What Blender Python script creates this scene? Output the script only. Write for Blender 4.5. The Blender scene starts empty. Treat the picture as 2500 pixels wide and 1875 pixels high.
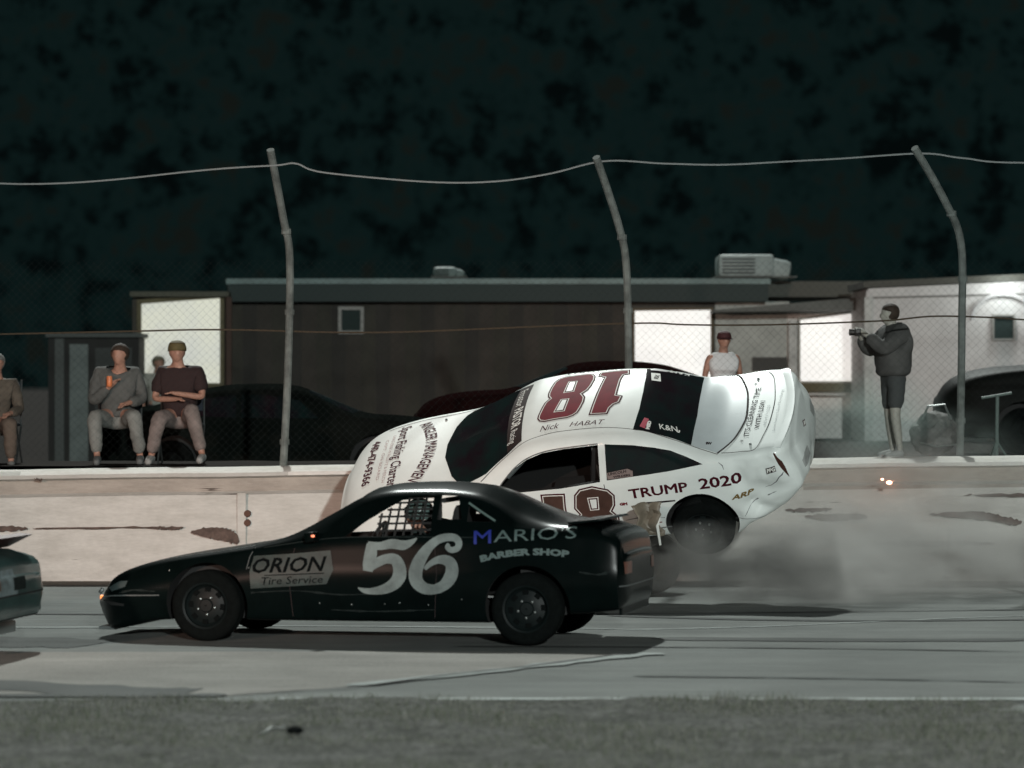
import bpy, bmesh, math, random
from mathutils import Vector, Matrix, Euler
from mathutils.bvhtree import BVHTree
from mathutils.noise import noise as pnoise
random.seed(7)
S = bpy.context.scene
COL = S.collection
RAD = math.radians

# ------------------------------------------------------------------ camera
cam_d = bpy.data.cameras.new("camera")
cam = bpy.data.objects.new("camera", cam_d)
COL.objects.link(cam)
cam.location = (0, 0, 2.2)
cam.rotation_euler = (RAD(90), 0, 0)
cam_d.sensor_width = 36
cam_d.lens = 123.5
cam_d.clip_end = 2000
cam_d.dof.use_dof = True
cam_d.dof.focus_distance = 35.9
cam_d.dof.aperture_fstop = 1.6
S.camera = cam
S.view_settings.view_transform = 'Standard'
S.view_settings.look = 'None'
S.view_settings.exposure = 0
S.view_settings.gamma = 1
S.view_settings.use_curve_mapping = False
try:
    S.cycles.max_bounces = 6
    S.cycles.volume_step_rate = 1.0
    S.cycles.volume_bounces = 1
except Exception:
    pass

# ------------------------------------------------------------------ night sky
W = bpy.data.worlds.new("World")
S.world = W
W.use_nodes = True
wn, wl = W.node_tree.nodes, W.node_tree.links
wn.clear()
wo = wn.new('ShaderNodeOutputWorld')
wb = wn.new('ShaderNodeBackground')
wtc = wn.new('ShaderNodeTexCoord')
wno = wn.new('ShaderNodeTexNoise'); wno.inputs['Scale'].default_value = 85; wno.inputs['Detail'].default_value = 11
wno.inputs['Roughness'].default_value = .74
wr_ = wn.new('ShaderNodeValToRGB')
e = wr_.color_ramp.elements
e[0].position = .42; e[0].color = (.0012, .0026, .0027, 1)
e[1].position = .60; e[1].color = (.0058, .0078, .0066, 1)
m_ = e.new(.49); m_.color = (.0034, .0088, .0086, 1)
m2_ = e.new(.56); m2_.color = (.0038, .0096, .0094, 1)
wl.new(wtc.outputs['Generated'], wno.inputs['Vector'])
wl.new(wno.outputs['Fac'], wr_.inputs['Fac'])
wl.new(wr_.outputs['Color'], wb.inputs['Color'])
wb.inputs['Strength'].default_value = 1.0
wl.new(wb.outputs[0], wo.inputs[0])

# ------------------------------------------------------------------ lights
def aim(o, target):
    o.rotation_euler = (Vector(target) - o.location).to_track_quat('-Z', 'Y').to_euler()
sd = bpy.data.lights.new("track_light_bank", 'SUN')      # high pole lights behind the fence
sd.energy = 3.3; sd.angle = RAD(1.6); sd.color = (.93, 1.0, .96)
sun = bpy.data.objects.new("track_light_bank", sd); COL.objects.link(sun)
sun.location = (-3, 60, 30); aim(sun, (0, 31, 0))
def spot(name, loc, tgt, power, col, size, blend, rad):
    d = bpy.data.lights.new(name, 'SPOT'); d.energy = power; d.color = col
    d.spot_size = RAD(size); d.spot_blend = blend; d.shadow_soft_size = rad
    o = bpy.data.objects.new(name, d); COL.objects.link(o); o.location = loc; aim(o, tgt)
    return o
spot("infield_floodlight", (8, -28, 11.5), (-.4, 37, 1.0), 98000, (.93, 1.0, .97), 24, .6, .5)
spot("warm_floodlight", (-13, 3, 5.0), (-2.4, 38.0, 1.2), 23000, (1.0, .66, .54), 18, 1.0, .3)

# ------------------------------------------------------------------ materials
MATS = {}
def mat(name, col, rough=.6, metal=0, noise=0, nscale=8, bump=0, bscale=60, coat=0, emis=None, estr=0, col2=None, stretch=None, spec=None, alpha=None):
    if name in MATS: return MATS[name]
    m = bpy.data.materials.new(name); m.use_nodes = True
    n, l = m.node_tree.nodes, m.node_tree.links
    b = n['Principled BSDF']
    b.inputs['Base Color'].default_value = (*col, 1)
    b.inputs['Roughness'].default_value = rough
    b.inputs['Metallic'].default_value = metal
    if spec is not None: b.inputs['Specular IOR Level'].default_value = spec
    if coat: b.inputs['Coat Weight'].default_value = coat; b.inputs['Coat Roughness'].default_value = .06
    tc = n.new('ShaderNodeTexCoord'); mp = n.new('ShaderNodeMapping')
    l.new(tc.outputs['Object'], mp.inputs['Vector'])
    if stretch: mp.inputs['Scale'].default_value = stretch
    if noise or col2:
        t = n.new('ShaderNodeTexNoise'); t.inputs['Scale'].default_value = nscale; t.inputs['Detail'].default_value = 6
        t.inputs['Roughness'].default_value = .65
        l.new(mp.outputs[0], t.inputs['Vector'])
        r = n.new('ShaderNodeValToRGB')
        c2 = col2 or tuple(c * (1 - noise) for c in col)
        r.color_ramp.elements[0].position = .36; r.color_ramp.elements[1].position = .62
        r.color_ramp.elements[0].color = (*c2, 1); r.color_ramp.elements[1].color = (*col, 1)
        l.new(t.outputs['Fac'], r.inputs['Fac']); l.new(r.outputs['Color'], b.inputs['Base Color'])
    if bump:
        t2 = n.new('ShaderNodeTexNoise'); t2.inputs['Scale'].default_value = bscale; t2.inputs['Detail'].default_value = 4
        l.new(mp.outputs[0], t2.inputs['Vector'])
        bp = n.new('ShaderNodeBump'); bp.inputs['Strength'].default_value = bump; bp.inputs['Distance'].default_value = .02
        l.new(t2.outputs['Fac'], bp.inputs['Height']); l.new(bp.outputs[0], b.inputs['Normal'])
    if emis:
        b.inputs['Emission Color'].default_value = (*emis, 1); b.inputs['Emission Strength'].default_value = estr
    MATS[name] = m
    return m
M_white = mat('white_race_paint', (.76, .80, .775), .42, noise=.08, nscale=3, coat=.12, spec=.35)
M_black = mat('black_race_paint', (.0022, .0048, .0046), .26, noise=.3, nscale=4, spec=.09)
M_glass = mat('dark_glass', (.012, .007, .010), .12, spec=.4, col2=(.008, .018, .017), nscale=2)
M_tint = mat('sun_strip_vinyl', (.020, .006, .004), .45)
M_rubber = mat('tyre_rubber', (.0045, .0058, .0056), .95, spec=.06, noise=.3, nscale=20, bump=.3)
M_rim = mat('black_steel_rim', (.005, .008, .008), .5, spec=.15)
M_steel = mat('bare_steel', (.42, .44, .43), .35, metal=.9)
M_cabin = mat('black_cabin', (.010, .010, .010), .8)
M_cage = mat('roll_cage_paint', (.10, .11, .11), .4)
M_red = mat('maroon_vinyl', (.17, .008, .018), .7, noise=.35, nscale=5, spec=.1)
M_ink = mat('black_vinyl', (.018, .010, .012), .7, spec=.1)
M_inkred = mat('dark_red_lettering', (.050, .004, .010), .7, spec=.1)
M_whitev = mat('white_vinyl', (.74, .74, .70), .6, spec=.2)
M_silver = mat('silver_number_vinyl', (.21, .24, .23), .6, noise=.45, nscale=5)
M_grayv = mat('faded_grey_lettering', (.085, .12, .115), .45)
M_darkv = mat('charcoal_vinyl', (.003, .004, .004), .8, spec=.05)
M_blue = mat('blue_vinyl', (.02, .03, .22), .4)
M_gold = mat('gold_vinyl', (.16, .10, .02), .4)
M_pink = mat('pink_red_vinyl', (.42, .06, .09), .4)
M_seam = mat('panel_gap', (.02, .012, .012), .9)

# ------------------------------------------------------------------ helpers
def link(o, parent=None):
    COL.objects.link(o)
    if parent is not None: o.parent = parent
    return o
def tag(o, label=None, cat=None, group=None, kind=None):
    if label: o['label'] = label
    if cat: o['category'] = cat
    if group: o['group'] = group
    if kind: o['kind'] = kind
    return o
def empty(name, loc=(0, 0, 0), rot=(0, 0, 0), parent=None):
    o = bpy.data.objects.new(name, None); o.empty_display_size = .2
    o.location = loc; o.rotation_euler = rot
    return link(o, parent)
def mesh_obj(name, bm, m, parent=None, smooth=False, sharp=35):
    me = bpy.data.meshes.new(name); bm.normal_update(); bm.to_mesh(me); bm.free()
    for mm in (m if isinstance(m, (list, tuple)) else [m]): me.materials.append(mm)
    if smooth:
        me.shade_smooth(); me.set_sharp_from_angle(angle=RAD(sharp))
    return link(bpy.data.objects.new(name, me), parent)
def box(bm, c, s, rot=None, bev=0):
    mt = Matrix.Translation(c)
    if rot: mt = mt @ Euler(rot).to_matrix().to_4x4()
    r = bmesh.ops.create_cube(bm, size=1, matrix=mt @ Matrix.Diagonal((*s, 1)))
    if bev:
        es = list({e for v in r['verts'] for e in v.link_edges})
        bmesh.ops.bevel(bm, geom=es, offset=bev, segments=2, affect='EDGES', profile=.6)
    return r['verts']
def tube(bm, pts, r, n=8, cap=True):
    pts = [Vector(p) for p in pts]
    rs = r if isinstance(r, (list, tuple)) else [r] * len(pts)
    rings = []
    up = Vector((0, 0, 1))
    prev = None
    for i, p in enumerate(pts):
        d = (pts[min(i + 1, len(pts) - 1)] - pts[max(i - 1, 0)]).normalized()
        if prev is None:
            a = d.cross(up if abs(d.z) < .9 else Vector((1, 0, 0))).normalized()
        else:
            a = (prev - d * prev.dot(d)).normalized()
        prev = a
        b = d.cross(a)
        rings.append([bm.verts.new(p + (a * math.cos(t) + b * math.sin(t)) * rs[i]) for t in [2 * math.pi * k / n for k in range(n)]])
    for i in range(len(rings) - 1):
        for k in range(n):
            bm.faces.new((rings[i][k], rings[i][(k + 1) % n], rings[i + 1][(k + 1) % n], rings[i + 1][k]))
    if cap:
        bm.faces.new(rings[0][::-1]); bm.faces.new(rings[-1])
def lathe(bm, prof, n=32, axis='Y', loc=(0, 0, 0)):
    """prof: (radius, axial) pairs, revolved round the axis"""
    rings = []
    for (r, a) in prof:
        ring = []
        for k in range(n):
            t = 2 * math.pi * k / n
            u, v = r * math.cos(t), r * math.sin(t)
            p = (u, a, v) if axis == 'Y' else (u, v, a)
            ring.append(bm.verts.new(Vector(p) + Vector(loc)))
        rings.append(ring)
    for i in range(len(rings) - 1):
        for k in range(n):
            f = (rings[i][k], rings[i][(k + 1) % n], rings[i + 1][(k + 1) % n], rings[i + 1][k])
            bm.faces.new(f)
    return rings
def prism(bm, poly, y0, y1, axis='Y'):
    def P(a, b, c):
        return (a, c, b) if axis == 'Y' else ((a, b, c) if axis == 'Z' else (c, a, b))
    A = [bm.verts.new(P(a, b, y0)) for a, b in poly]; B = [bm.verts.new(P(a, b, y1)) for a, b in poly]
    n = len(poly)
    bm.faces.new(A); bm.faces.new(B[::-1])
    for i in range(n): bm.faces.new((A[i], B[i], B[(i + 1) % n], A[(i + 1) % n]))
    bmesh.ops.recalc_face_normals(bm, faces=bm.faces[:])
def pchip(xs, ys, x):
    if x <= xs[0]: return ys[0]
    if x >= xs[-1]: return ys[-1]
    i = max(k for k in range(len(xs)) if xs[k] <= x)
    i = min(i, len(xs) - 2)
    h = [xs[k + 1] - xs[k] for k in range(len(xs) - 1)]
    d = [(ys[k + 1] - ys[k]) / h[k] for k in range(len(xs) - 1)]
    def sl(k):
        if k == 0: return d[0]
        if k == len(xs) - 1: return d[-1]
        if d[k - 1] * d[k] <= 0: return 0
        w1, w2 = 2 * h[k] + h[k - 1], h[k] + 2 * h[k - 1]
        return (w1 + w2) / (w1 / d[k - 1] + w2 / d[k])
    t = (x - xs[i]) / h[i]; a, b = sl(i), sl(i + 1)
    return ((1 + 2 * t) * (1 - t) ** 2 * ys[i] + t * (1 - t) ** 2 * h[i] * a + t * t * (3 - 2 * t) * ys[i + 1] + t * t * (t - 1) * h[i] * b)

# ------------------------------------------------------------------ car bodies (local: x forward, y left, z up)
def half_ring(p, rad=(.05, .10, .07, .09)):
    zb, wb, zm, wm, zs, ws, zr, wr, zt = p
    ctrl = [Vector((0, zb)), Vector((wb, zb)), Vector((wm, zm)), Vector((ws, zs)), Vector((wr, zr)), Vector((0, zt + (zt - zr) * .0))]
    pts = []
    segs = (3, 5, 5, 5, 12)
    # crown: the last span is a parabola
    arcs = []
    for i in range(1, 5):
        c = ctrl[i]; a = ctrl[i - 1]; b = ctrl[i + 1]
        if i == 4:      # next point on the crown
            b = Vector((wr * .7, zr + (zt - zr) * (1 - .49)))
        la, lb = (a - c).length, (b - c).length
        r = min(rad[i - 1], la * .45, lb * .45)
        s = c + (a - c).normalized() * r if la > 1e-6 else c.copy(); e_ = c + (b - c).normalized() * r if lb > 1e-6 else c.copy()
        arcs.append([(1 - t) ** 2 * s + 2 * t * (1 - t) * c + t * t * e_ for t in (0, .25, .5, .75, 1)])
    cur = ctrl[0]
    for i in range(4):
        tgt = arcs[i][0]
        for k in range(segs[i]): pts.append(cur.lerp(tgt, k / segs[i]))
        pts += arcs[i][:-1]
        cur = arcs[i][-1]
    # crown from cur to the centre
    y0, z0 = cur
    for k in range(segs[4] + 1):
        t = k / segs[4]; y = y0 * (1 - t)
        pts.append(Vector((y, z0 + (zt - z0) * (1 - (1 - t) ** 2.0))))
    return pts
def loft(stations, x0, x1, nx, inset=None, floor=None, deform=None):
    xs = [s[0] for s in stations]
    bm = bmesh.new(); rings = []
    X = [x0 + (x1 - x0) * i / (nx - 1) for i in range(nx)]
    X = sorted(set(X + [x0 + .015, x0 + .03, x1 - .015, x1 - .03]))
    for x in X:
        p = [pchip(xs, [s[k] for s in stations], x) for k in range(1, 10)]
        if inset:
            p = [floor, p[1] - inset, p[2], p[3] - inset, p[4] - inset * .3, p[5] - inset, p[6] - inset * .8, p[7] - inset * .8, p[8] - inset * .8]
        h = half_ring(p)
        full = [(y, z) for y, z in h] + [(-y, z) for y, z in h[-2:0:-1]]
        rings.append([bm.verts.new((x, y, z)) for y, z in full])
    n = len(rings[0])
    def capend(ring, dx):
        cz = sum(v.co.z for v in ring) / n
        cur = ring
        steps = ((.965, .30), (.88, .7), (.6, .95), (.25, 1.0)) if not inset else ()
        for s, k in steps:
            new = [bm.verts.new((ring[0].co.x + dx * k, v.co.y * s, cz + (v.co.z - cz) * s)) for v in ring]
            for i in range(n): bm.faces.new((cur[i], cur[(i + 1) % n], new[(i + 1) % n], new[i]))
            cur = new
        bm.faces.new(cur)
    for i in range(len(rings) - 1):
        for k in range(n):
            bm.faces.new((rings[i][k], rings[i + 1][k], rings[i + 1][(k + 1) % n], rings[i][(k + 1) % n]))
    capend(rings[0], -.035); capend(rings[-1], .035)
    bmesh.ops.recalc_face_normals(bm, faces=bm.faces[:])
    if deform:
        for v in bm.verts: v.co = deform(v.co)
    return bm
def boolean(ob, cutters):
    tmp = []
    for bm in cutters:
        me = bpy.data.meshes.new('cut'); bm.to_mesh(me); bm.free()
        for mm in ob.data.materials: me.materials.append(mm)
        c = bpy.data.objects.new('cut', me); COL.objects.link(c); c.parent = ob.parent; tmp.append(c)
        md = ob.modifiers.new('b', 'BOOLEAN'); md.object = c; md.operation = 'DIFFERENCE'; md.solver = 'EXACT'
    bpy.context.view_layer.update()
    dg = bpy.context.evaluated_depsgraph_get()
    me = bpy.data.meshes.new_from_object(ob.evaluated_get(dg))
    ob.modifiers.clear(); ob.data = me
    for c in tmp:
        bpy.data.objects.remove(c)
    me.shade_smooth(); me.set_sharp_from_angle(angle=RAD(38))
def arch_cutter(x, z, r, side, depth=.30, y_out=1.1):
    bm = bmesh.new()
    poly = [(x + r * math.cos(t), z + r * math.sin(t)) for t in [2 * math.pi * k / 40 for k in range(40)]]
    prism(bm, poly, side * (y_out - .0), side * (.9 - depth))
    return bm
def densify(bm, L):
    for _ in range(7):
        es = [e for e in bm.edges if e.calc_length() > L]
        if not es: break
        bmesh.ops.subdivide_edges(bm, edges=es, cuts=1, use_grid_fill=False)
        bmesh.ops.triangulate(bm, faces=[f for f in bm.faces if len(f.verts) > 3])
class Skin:
    """drapes flat artwork on a body; plane 'L' = left side (u = forward, v = up), 'R', 'T' = top (u = forward, v = left), 'B' = back (u = right, v = up)"""
    def __init__(self, bm): self.t = BVHTree.FromBMesh(bm)
    def hit(self, plane, u, v, off):
        if plane == 'L': o, d = Vector((u, 3, v)), Vector((0, -1, 0))
        elif plane == 'R': o, d = Vector((u, -3, v)), Vector((0, 1, 0))
        elif plane == 'T': o, d = Vector((u, v, 4)), Vector((0, 0, -1))
        else: o, d = Vector((-5, -u, v)), Vector((1, 0, 0))
        loc, nor, _, _ = self.t.ray_cast(o, d)
        if loc is None:
            loc, nor, _, _ = self.t.find_nearest(o + d * 2.2 if plane in 'LR' else o + d * 2.8)
        if nor.dot(d) > 0: nor = -nor
        return loc + nor * off
    def drape(self, bm, plane, off=.004, L=.05):
        densify(bm, L)
        for v in bm.verts: v.co = self.hit(plane, v.co.x, v.co.y, off)
        bmesh.ops.recalc_face_normals(bm, faces=bm.faces[:])
        # face outward
        for f in bm.faces:
            c = f.calc_center_median(); _, nn, _, _ = self.t.find_nearest(c)
            if nn is not None and f.normal.dot(nn) < 0: f.normal_flip()
        return bm
    def poly(self, name, pts, plane, m, parent, off=.004, L=.05, smooth=True):
        bm = bmesh.new(); vs = [bm.verts.new((a, b, 0)) for a, b in pts]; bm.faces.new(vs)
        bmesh.ops.triangulate(bm, faces=bm.faces[:])
        return mesh_obj(name, self.drape(bm, plane, off, L), m, parent, smooth, 60)
    def strip(self, name, pts, w, plane, m, parent, off=.0035, closed=False):
        bm = bmesh.new(); strip2d(bm, pts, w, closed)
        return mesh_obj(name, self.drape(bm, plane, off, .06), m, parent)
    def text(self, name, s, plane, org, du, dv, size, m, parent, off=.005, width=None, shear=0, bold=0, arc=None, L=.04):
        """org: (u, v) of the left end of the base line; du: reading direction; dv: up of the letters; size: cap height"""
        bm = text_bm(s, size, width, shear, bold)
        for v in bm.verts:
            a, b = v.co.x, v.co.y
            if arc:           # bend: radius arc (>0: ends drop)
                w_ = width or 1
                th = (a - w_ / 2) / arc
                a, b = w_ / 2 + (arc + b) * math.sin(th), (arc + b) * math.cos(th) - arc
            v.co = (org[0] + du[0] * a + dv[0] * b, org[1] + du[1] * a + dv[1] * b, 0)
        return mesh_obj(name, self.drape(bm, plane, off, L), m, parent)
def strip2d(bm, pts, w, closed=False):
    P = [Vector((a, b)) for a, b in pts]; n = len(P)
    ws = w if isinstance(w, (list, tuple)) else [w] * n
    vs = []
    for i in range(n):
        a = P[(i - 1) % n] if (closed or i) else P[i]; b = P[(i + 1) % n] if (closed or i < n - 1) else P[i]
        d = (b - a).normalized(); nn = Vector((-d.y, d.x))
        vs.append((bm.verts.new((*(P[i] + nn * ws[i] / 2), 0)), bm.verts.new((*(P[i] - nn * ws[i] / 2), 0))))
    for i in range(n if closed else n - 1):
        a, b = vs[i], vs[(i + 1) % n]
        bm.faces.new((a[0], a[1], b[1], b[0]))
def text_bm(s, size, width=None, shear=0, bold=0):
    c = bpy.data.curves.new('txt', 'FONT'); c.body = s; c.size = size * 1.37; c.resolution_u = 2; c.shear = shear
    o = bpy.data.objects.new('txt', c); COL.objects.link(o)
    bpy.context.view_layer.update()
    me = bpy.data.meshes.new_from_object(o.evaluated_get(bpy.context.evaluated_depsgraph_get()))
    bm = bmesh.new(); bm.from_mesh(me)
    bpy.data.objects.remove(o); bpy.data.curves.remove(c); bpy.data.meshes.remove(me)
    bmesh.ops.triangulate(bm, faces=bm.faces[:])
    if bold:        # heavier letters: push the outline outwards
        mv = {}
        for ed in bm.edges:
            if len(ed.link_faces) == 1:
                a, b = ed.verts; fc = ed.link_faces[0].calc_center_median(); dd = (b.co - a.co).normalized(); nn = Vector((dd.y, -dd.x, 0))
                if nn.dot(a.co - fc) < 0: nn = -nn
                for q in (a, b): mv.setdefault(q, []).append(nn)
        for q, ns in mv.items():
            sm = sum(ns, Vector()); k = sm.length / len(ns)
            if k > .2: q.co += sm.normalized() * min(bold / k, bold * 1.5)
    if bm.verts:
        x0 = min(v.co.x for v in bm.verts); x1 = max(v.co.x for v in bm.verts)
        k = (width / (x1 - x0)) if width else 1
        for v in bm.verts: v.co.x = (v.co.x - x0) * k
    return bm
def smooth2d(pts, n=6, closed=False):
    P = [Vector(p) for p in pts]; out = []
    N = len(P)
    rng = range(N) if closed else range(N - 1)
    for i in rng:
        a = P[(i - 1) % N] if (closed or i) else P[0]; b = P[i]; c = P[(i + 1) % N]; d = P[(i + 2) % N] if (closed or i < N - 2) else P[N - 1]
        for k in range(n):
            t = k / n
            out.append(tuple(.5 * ((2 * b) + (c - a) * t + (2 * a - 5 * b + 4 * c - d) * t * t + (3 * b - a - 3 * c + d) * t ** 3)))
    if not closed: out.append(tuple(P[-1]))
    return out

def make_wheel(car, x, y, z, side, r=.31, w=.20, spokes=True, m_rim=M_rim, spin=0, steer=0):
    e = empty('wheel', (x, y, z), (0, spin, steer), car)
    bm = bmesh.new(); h = w / 2
    prof = [(r * .60, -h * .92), (r * .66, -h), (r * .86, -h * 1.02), (r * .955, -h * .88), (r, -h * .66), (r, -h * .2), (r * .985, -h * .18), (r * .985, -h * .1), (r, -h * .08), (r, h * .08), (r * .985, h * .1), (r * .985, h * .18), (r, h * .2), (r, h * .66), (r * .955, h * .88), (r * .86, h * 1.02), (r * .66, h), (r * .60, h * .92)]
    lathe(bm, prof, 40)
    mesh_obj('tyre', bm, M_rubber, e, True, 40)
    bm = bmesh.new()
    s = side
    prof = [(r * .62, -s * h * .9), (r * .60, -s * h * .2), (r * .56, s * h * .2), (r * .60, s * h * .95), (r * .655, s * h * 1.03), (r * .63, s * h * .90), (r * .57, s * h * .62), (r * .50, s * h * .42), (r * .40, s * h * .50), (r * .30, s * h * .58), (r * .20, s * h * .60), (r * .17, s * h * .75), (r * .02, s * h * .76)]
    lathe(bm, prof, 40)
    rim = mesh_obj('rim', bm, m_rim, e, True, 40)
    if spokes:
        for k in range(8):      # vent holes as dark slots, lug nuts
            t = 2 * math.pi * k / 8
            bm = bmesh.new()
            box(bm, (r * .46 * math.cos(t), s * h * .52, r * .46 * math.sin(t)), (r * .13, .012, r * .16), (0, -t, 0), .003)
            mesh_obj('vent_slot', bm, M_darkv, rim)
        for k in range(5):
            t = 2 * math.pi * k / 5 + .3
            bm = bmesh.new()
            lathe(bm, [(.0005, s * (h * .60 + .022)), (.010, s * (h * .60 + .018)), (.012, s * h * .58)], 6, 'Y', (r * .25 * math.cos(t), 0, r * .25 * math.sin(t)))
            mesh_obj('lug_nut', bm, M_steel, rim)
    return e

def make_body(car, stations, x0, x1, nx, paint, arches, holes_side=(), holes_top=(), cabin=None, deform=None, name='body'):
    """arches: (x, z, r, side) ; holes_side: polygons in (x, z) cut through one flank each: (poly, side); holes_top: polygons in (x, y)"""
    bm = loft(stations, x0, x1, nx, deform=deform)
    skin = Skin(bm)
    o = mesh_obj(name, bm, [paint, M_cabin], car, True)
    cut = [arch_cutter(*a) for a in arches]
    if cabin:
        cut.append(loft(stations, cabin[0], cabin[1], 26, inset=.035, floor=cabin[2], deform=deform))
        for poly, side in holes_side:
            b = bmesh.new(); prism(b, poly, side * .30, side * 1.2); cut.append(b)
        for poly in holes_top:
            b = bmesh.new(); prism(b, poly, cabin[3], 1.6, 'Z'); cut.append(b)
    for b in cut:
        for f in b.faces: f.material_index = 1
    boolean(o, cut)
    return o, skin
def cage(car, m, pts_list, r=.022):
    for pts in pts_list:
        bm = bmesh.new(); tube(bm, pts, r, 8); mesh_obj('roll_bar', bm, m, car, True)
def seat(car, x, y, z, m):
    s = empty('seat', (x, y, z), (0, 0, 0), car)
    bm = bmesh.new(); box(bm, (.0, 0, .08), (.50, .46, .14), None, .04); mesh_obj('cushion', bm, m, s, True)
    bm = bmesh.new(); box(bm, (-.28, 0, .42), (.12, .46, .70), (0, -.22, 0), .05); mesh_obj('backrest', bm, m, s, True)

# ---------------- white number 18 car, up on two wheels against the wall
WS = [  # x, zb, wb, zm, wm, zs, ws, zr, wr, zt
    (-2.36, .40, .46, .60, .56, .86, .54, .99, .48, 1.02),
    (-2.33, .34, .62, .58, .72, .91, .68, 1.04, .62, 1.065),
    (-2.27, .30, .70, .57, .79, .925, .745, 1.06, .69, 1.085),
    (-2.16, .28, .74, .56, .83, .93, .775, 1.065, .725, 1.09),
    (-1.95, .24, .78, .56, .86, .94, .79, 1.055, .745, 1.085),
    (-1.72, .22, .80, .56, .87, .94, .80, 1.035, .745, 1.09),
    (-1.46, .20, .80, .56, .87, .935, .80, 1.05, .73, 1.15),
    (-1.20, .19, .80, .56, .87, .925, .805, 1.155, .70, 1.245),
    (-.86, .19, .80, .56, .87, .915, .81, 1.282, .665, 1.350),
    (-.50, .19, .80, .56, .87, .905, .81, 1.322, .655, 1.392),
    (-.10, .19, .80, .56, .87, .90, .81, 1.328, .655, 1.400),
    (.25, .19, .80, .56, .87, .895, .81, 1.300, .655, 1.372),
    (.55, .19, .80, .56, .87, .89, .80, 1.175, .675, 1.262),
    (.85, .19, .80, .56, .87, .88, .795, 1.02, .715, 1.13),
    (1.05, .19, .80, .56, .87, .87, .79, .955, .72, 1.045),
    (1.26, .20, .80, .56, .87, .865, .78, .935, .72, .99),
    (1.60, .21, .79, .54, .86, .84, .77, .905, .71, .97),
    (1.90, .22, .77, .52, .84, .79, .755, .865, .68, .935),
    (2.15, .24, .70, .48, .79, .71, .71, .80, .62, .87),
    (2.32, .26, .58, .44, .68, .62, .60, .70, .51, .77),
    (2.42, .30, .44, .44, .54, .52, .46, .58, .38, .64)]
def wdeform(p):
    q = p.copy()
    if p.x < -2.1:      # the bumper stands out below the deck lid
        q.x -= min(1, (-2.1 - p.x) / .2) * .085 * max(0, 1 - ((p.z - .62) / .30) ** 2)
    # crumpled left rear corner (y > 0): the quarter is pushed in behind the wheel, the bumper skirt swings forward
    if p.y > .2 and p.x < -1.55:
        k = min(1, (-1.55 - p.x) / .5)
        g = math.exp(-((p.x + 2.02) / .14) ** 2 - ((p.z - .62) / .16) ** 2)
        q.y -= .10 * g
        g2 = math.exp(-((p.x + 1.83) / .07) ** 2 - ((p.z - .80) / .2) ** 2)
        q.y -= .028 * g2
        q.y += k * .022 * pnoise(Vector((p.x * 7, p.z * 6, 2)))
        q.x += k * max(0, .62 - p.z) * .62
        q.y += k * max(0, .5 - p.z) * .10
        g3 = (p.x + 1.70) * -.46 + (p.z - .50)              # signed distance from a ridge that climbs to the tail
        q.y += k * (.030 * math.exp(-(g3 / .05) ** 2) - .050 * math.exp(-((g3 - .11) / .055) ** 2)) * math.exp(-((p.x + 1.98) / .26) ** 2)
        q.y += k * .014 * pnoise(Vector((p.x * 15, p.z * 13, 7)))
        c4 = math.exp(-((p.x + 1.90) / .17) ** 2) * max(0, .42 - p.z) * 2.2
        q.z -= .24 * c4; q.x += .10 * c4
    if p.x > -1.9 and p.y > .5 and p.z < .95:               # door dents
        q.y += .006 * pnoise(Vector((p.x * 3.5, p.z * 4, 11)))
    return q
WPOSE = Matrix(((-.9708339, -.12668583, -.20354909, .76102503), (.21820128, -.81867457, -.5311875, 36.28135736), (-.09934654, -.5601095, .82244003, .86750346), (0, 0, 0, 1)))
white = empty('stock_car'); white.matrix_world = WPOSE
tag(white, 'white number 18 stock car tipped on its side in mid air against the wall', 'race car')
wside = [([(.66, .89), (.60, .97), (.52, 1.05), (.42, 1.13), (.29, 1.205), (.12, 1.255), (-.1, 1.275), (-.45, 1.28), (-.42, .925), (0, .895)], s) for s in (1, -1)] + \
        [([(-.49, .935), (-.52, 1.28), (-.80, 1.245), (-1.0, 1.20), (-1.17, 1.145), (-1.47, .995), (-1.1, .965)], s) for s in (1, -1)]
wbody, wskin = make_body(white, WS, -2.36, 2.42, 170, M_white,
    [(-1.36, .33, .37, 1), (-1.36, .33, .37, -1), (1.33, .33, .37, 1), (1.33, .33, .37, -1)], wside, (), (-1.35, 1.05, .34, .9), wdeform)
wwheels = [make_wheel(white, -1.36, .78, .27, 1, .315, .2, True, M_rim, .3), make_wheel(white, -1.36, -.78, .30, -1, .315), make_wheel(white, 1.33, .78, .28, 1, .315), make_wheel(white, 1.33, -.78, .30, -1, .315)]
def offset_poly(P, d):
    n = len(P); out = []
    A = sum(P[i][0] * P[(i + 1) % n][1] - P[(i + 1) % n][0] * P[i][1] for i in range(n))
    s = 1 if A > 0 else -1
    for i in range(n):
        a, b, c = Vector(P[i - 1]), Vector(P[i]), Vector(P[(i + 1) % n])
        u, v = (b - a).normalized(), (c - b).normalized()
        nn = Vector((u.y, -u.x)) * s + Vector((v.y, -v.x)) * s
        k = nn.length
        nn = nn / k if k > 1e-6 else Vector((u.y, -u.x)) * s
        m = min(1.6, 1 / max(.5, k / 2))
        out.append(tuple(b - nn * d * m))
    return out
def number(skin, name, outer, holes, plane, parent, base=.003, fill=None, lw=1):
    fill = fill or M_red
    skin.poly(name + '_outline', outer, plane, M_inkred, parent, base)
    skin.poly(name + '_keyline', offset_poly(outer, .016 * lw), plane, M_whitev, parent, base + .001)
    skin.poly(name, offset_poly(outer, .025 * lw), plane, fill, parent, base + .002)
    for h in holes:
        skin.poly(name + '_keyline', offset_poly(h, -.004), plane, M_whitev, parent, base + .003)
        skin.poly(name + '_outline', offset_poly(h, .005), plane, M_inkred, parent, base + .004)
        skin.poly(name + '_counter', offset_poly(h, .018), plane, M_white, parent, base + .005)
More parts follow.
